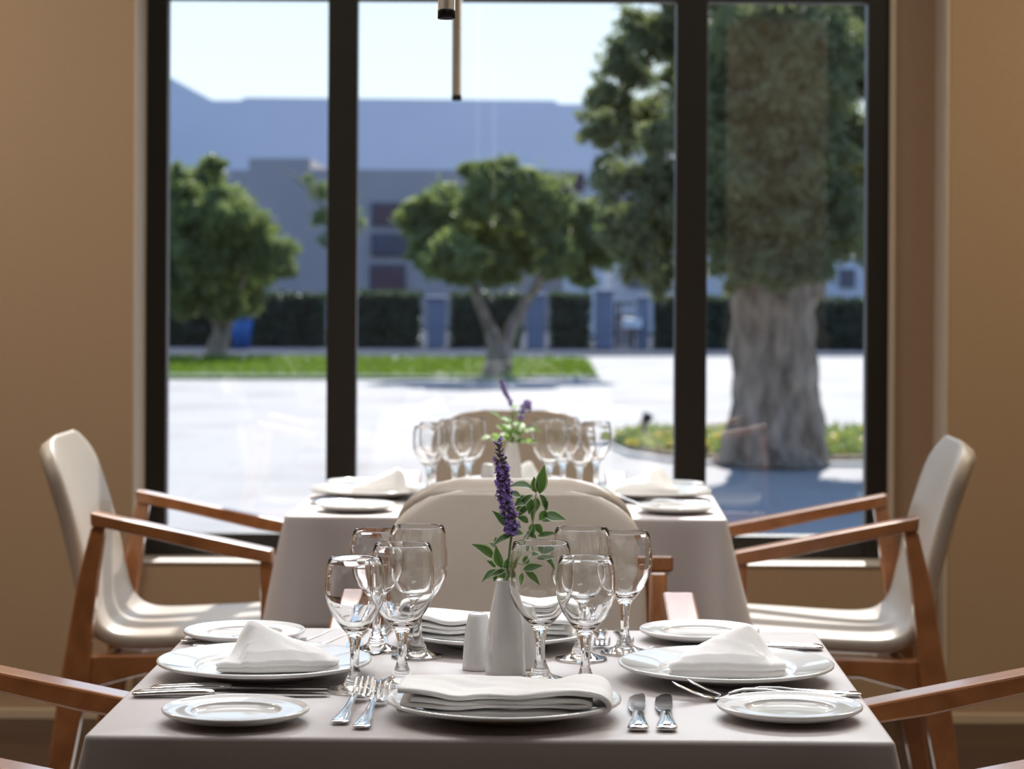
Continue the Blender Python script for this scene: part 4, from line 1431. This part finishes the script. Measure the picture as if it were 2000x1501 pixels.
tag(vil, 'white walled villa glimpsed between the olive trees on the right', 'building')
tw = empty('stair_tower', (0, 0, 0))
prism_px('wall', [(1105, 700), (1105, 340), (1180, 338), (1180, 700)], 59, 2.8, M_render_white, tw)
a, b = pix(1112, 372, d=58.9), pix(1140, 340, d=58.9)
boxes('awning', [((a.x, 58.5, a.z), (b.x, 59.05, b.z))], M_red, tw)
tag(tw, 'narrow white tower with a reddish awning beside the great olive crown', 'building')
# flower bed round the great olive
bed = empty('flower_bed', (0, 0, 0))
so = slab_px('soil', [(1190, 868), (1250, 852), (1420, 846), (1760, 850), (2000, 872), (2000, 908), (1500, 906), (1330, 902), (1230, 886)], G, G + 0.06, M_soil)
so.parent = bed
kb = slab_px('edging', [(1190, 870), (1230, 887), (1330, 903), (1500, 907), (2000, 909), (2000, 913), (1500, 911), (1330, 907), (1225, 891), (1183, 870)], G, G + 0.03, M_kerb)
kb.parent = bed
n = 5200
U = RNG.uniform(1205, 1950, n)
Vv = RNG.uniform(0, 1, n)
pts = []
for u, t in zip(U, Vv):
    lo_ = interp([1190, 1230, 1330, 1500, 2000], [869, 884, 899, 903, 905], u)
    hi_ = interp([1190, 1250, 1420, 1760, 2000], [868, 855, 850, 853, 874], u)
    p = pix(u, lo_ + (hi_ - lo_) * t, z=G)
    pts.append((p.x, p.y, G + 0.06 + random.random() * 0.06))
C = np.array(pts)
leaves_mesh('groundcover', C, RNG.normal(size=(n, 3)) + np.array([0, 0, .8]), RNG.normal(size=(n, 3)) + np.array([0, 0, .8]), np.full(n, .11), np.full(n, .035), M_olive, bed)
k = 170
leaves_mesh('blossoms', C[:k] + np.array([0, 0, .03]), RNG.normal(size=(k, 3)), RNG.normal(size=(k, 3)) + np.array([0, -.6, .8]), np.full(k, .07), np.full(k, .06), M_yellow, bed)
tag(bed, 'low flower bed with yellow blossoms round the great olive trunk', 'flower bed')
p = pix(1258, 872, z=G)
sp = empty('garden_spotlight', (p.x, p.y, G + 0.05))
bm = bmesh.new()
tube(bm, [(0, 0, 0), (0, 0, .14), (.01, 0, .17)], .022, 10)
finish('stake', bm, M_black, sp, smooth=True)
bm = bmesh.new()
tube(bm, [(-.01, 0, .13), (.02, 0, .20), (.045, 0, .245)], [.035, .045, .05], 14)
finish('lamp_head', bm, M_black, sp, smooth=True)
tag(sp, 'small black garden spotlight at the left tip of the flower bed', 'lamp')
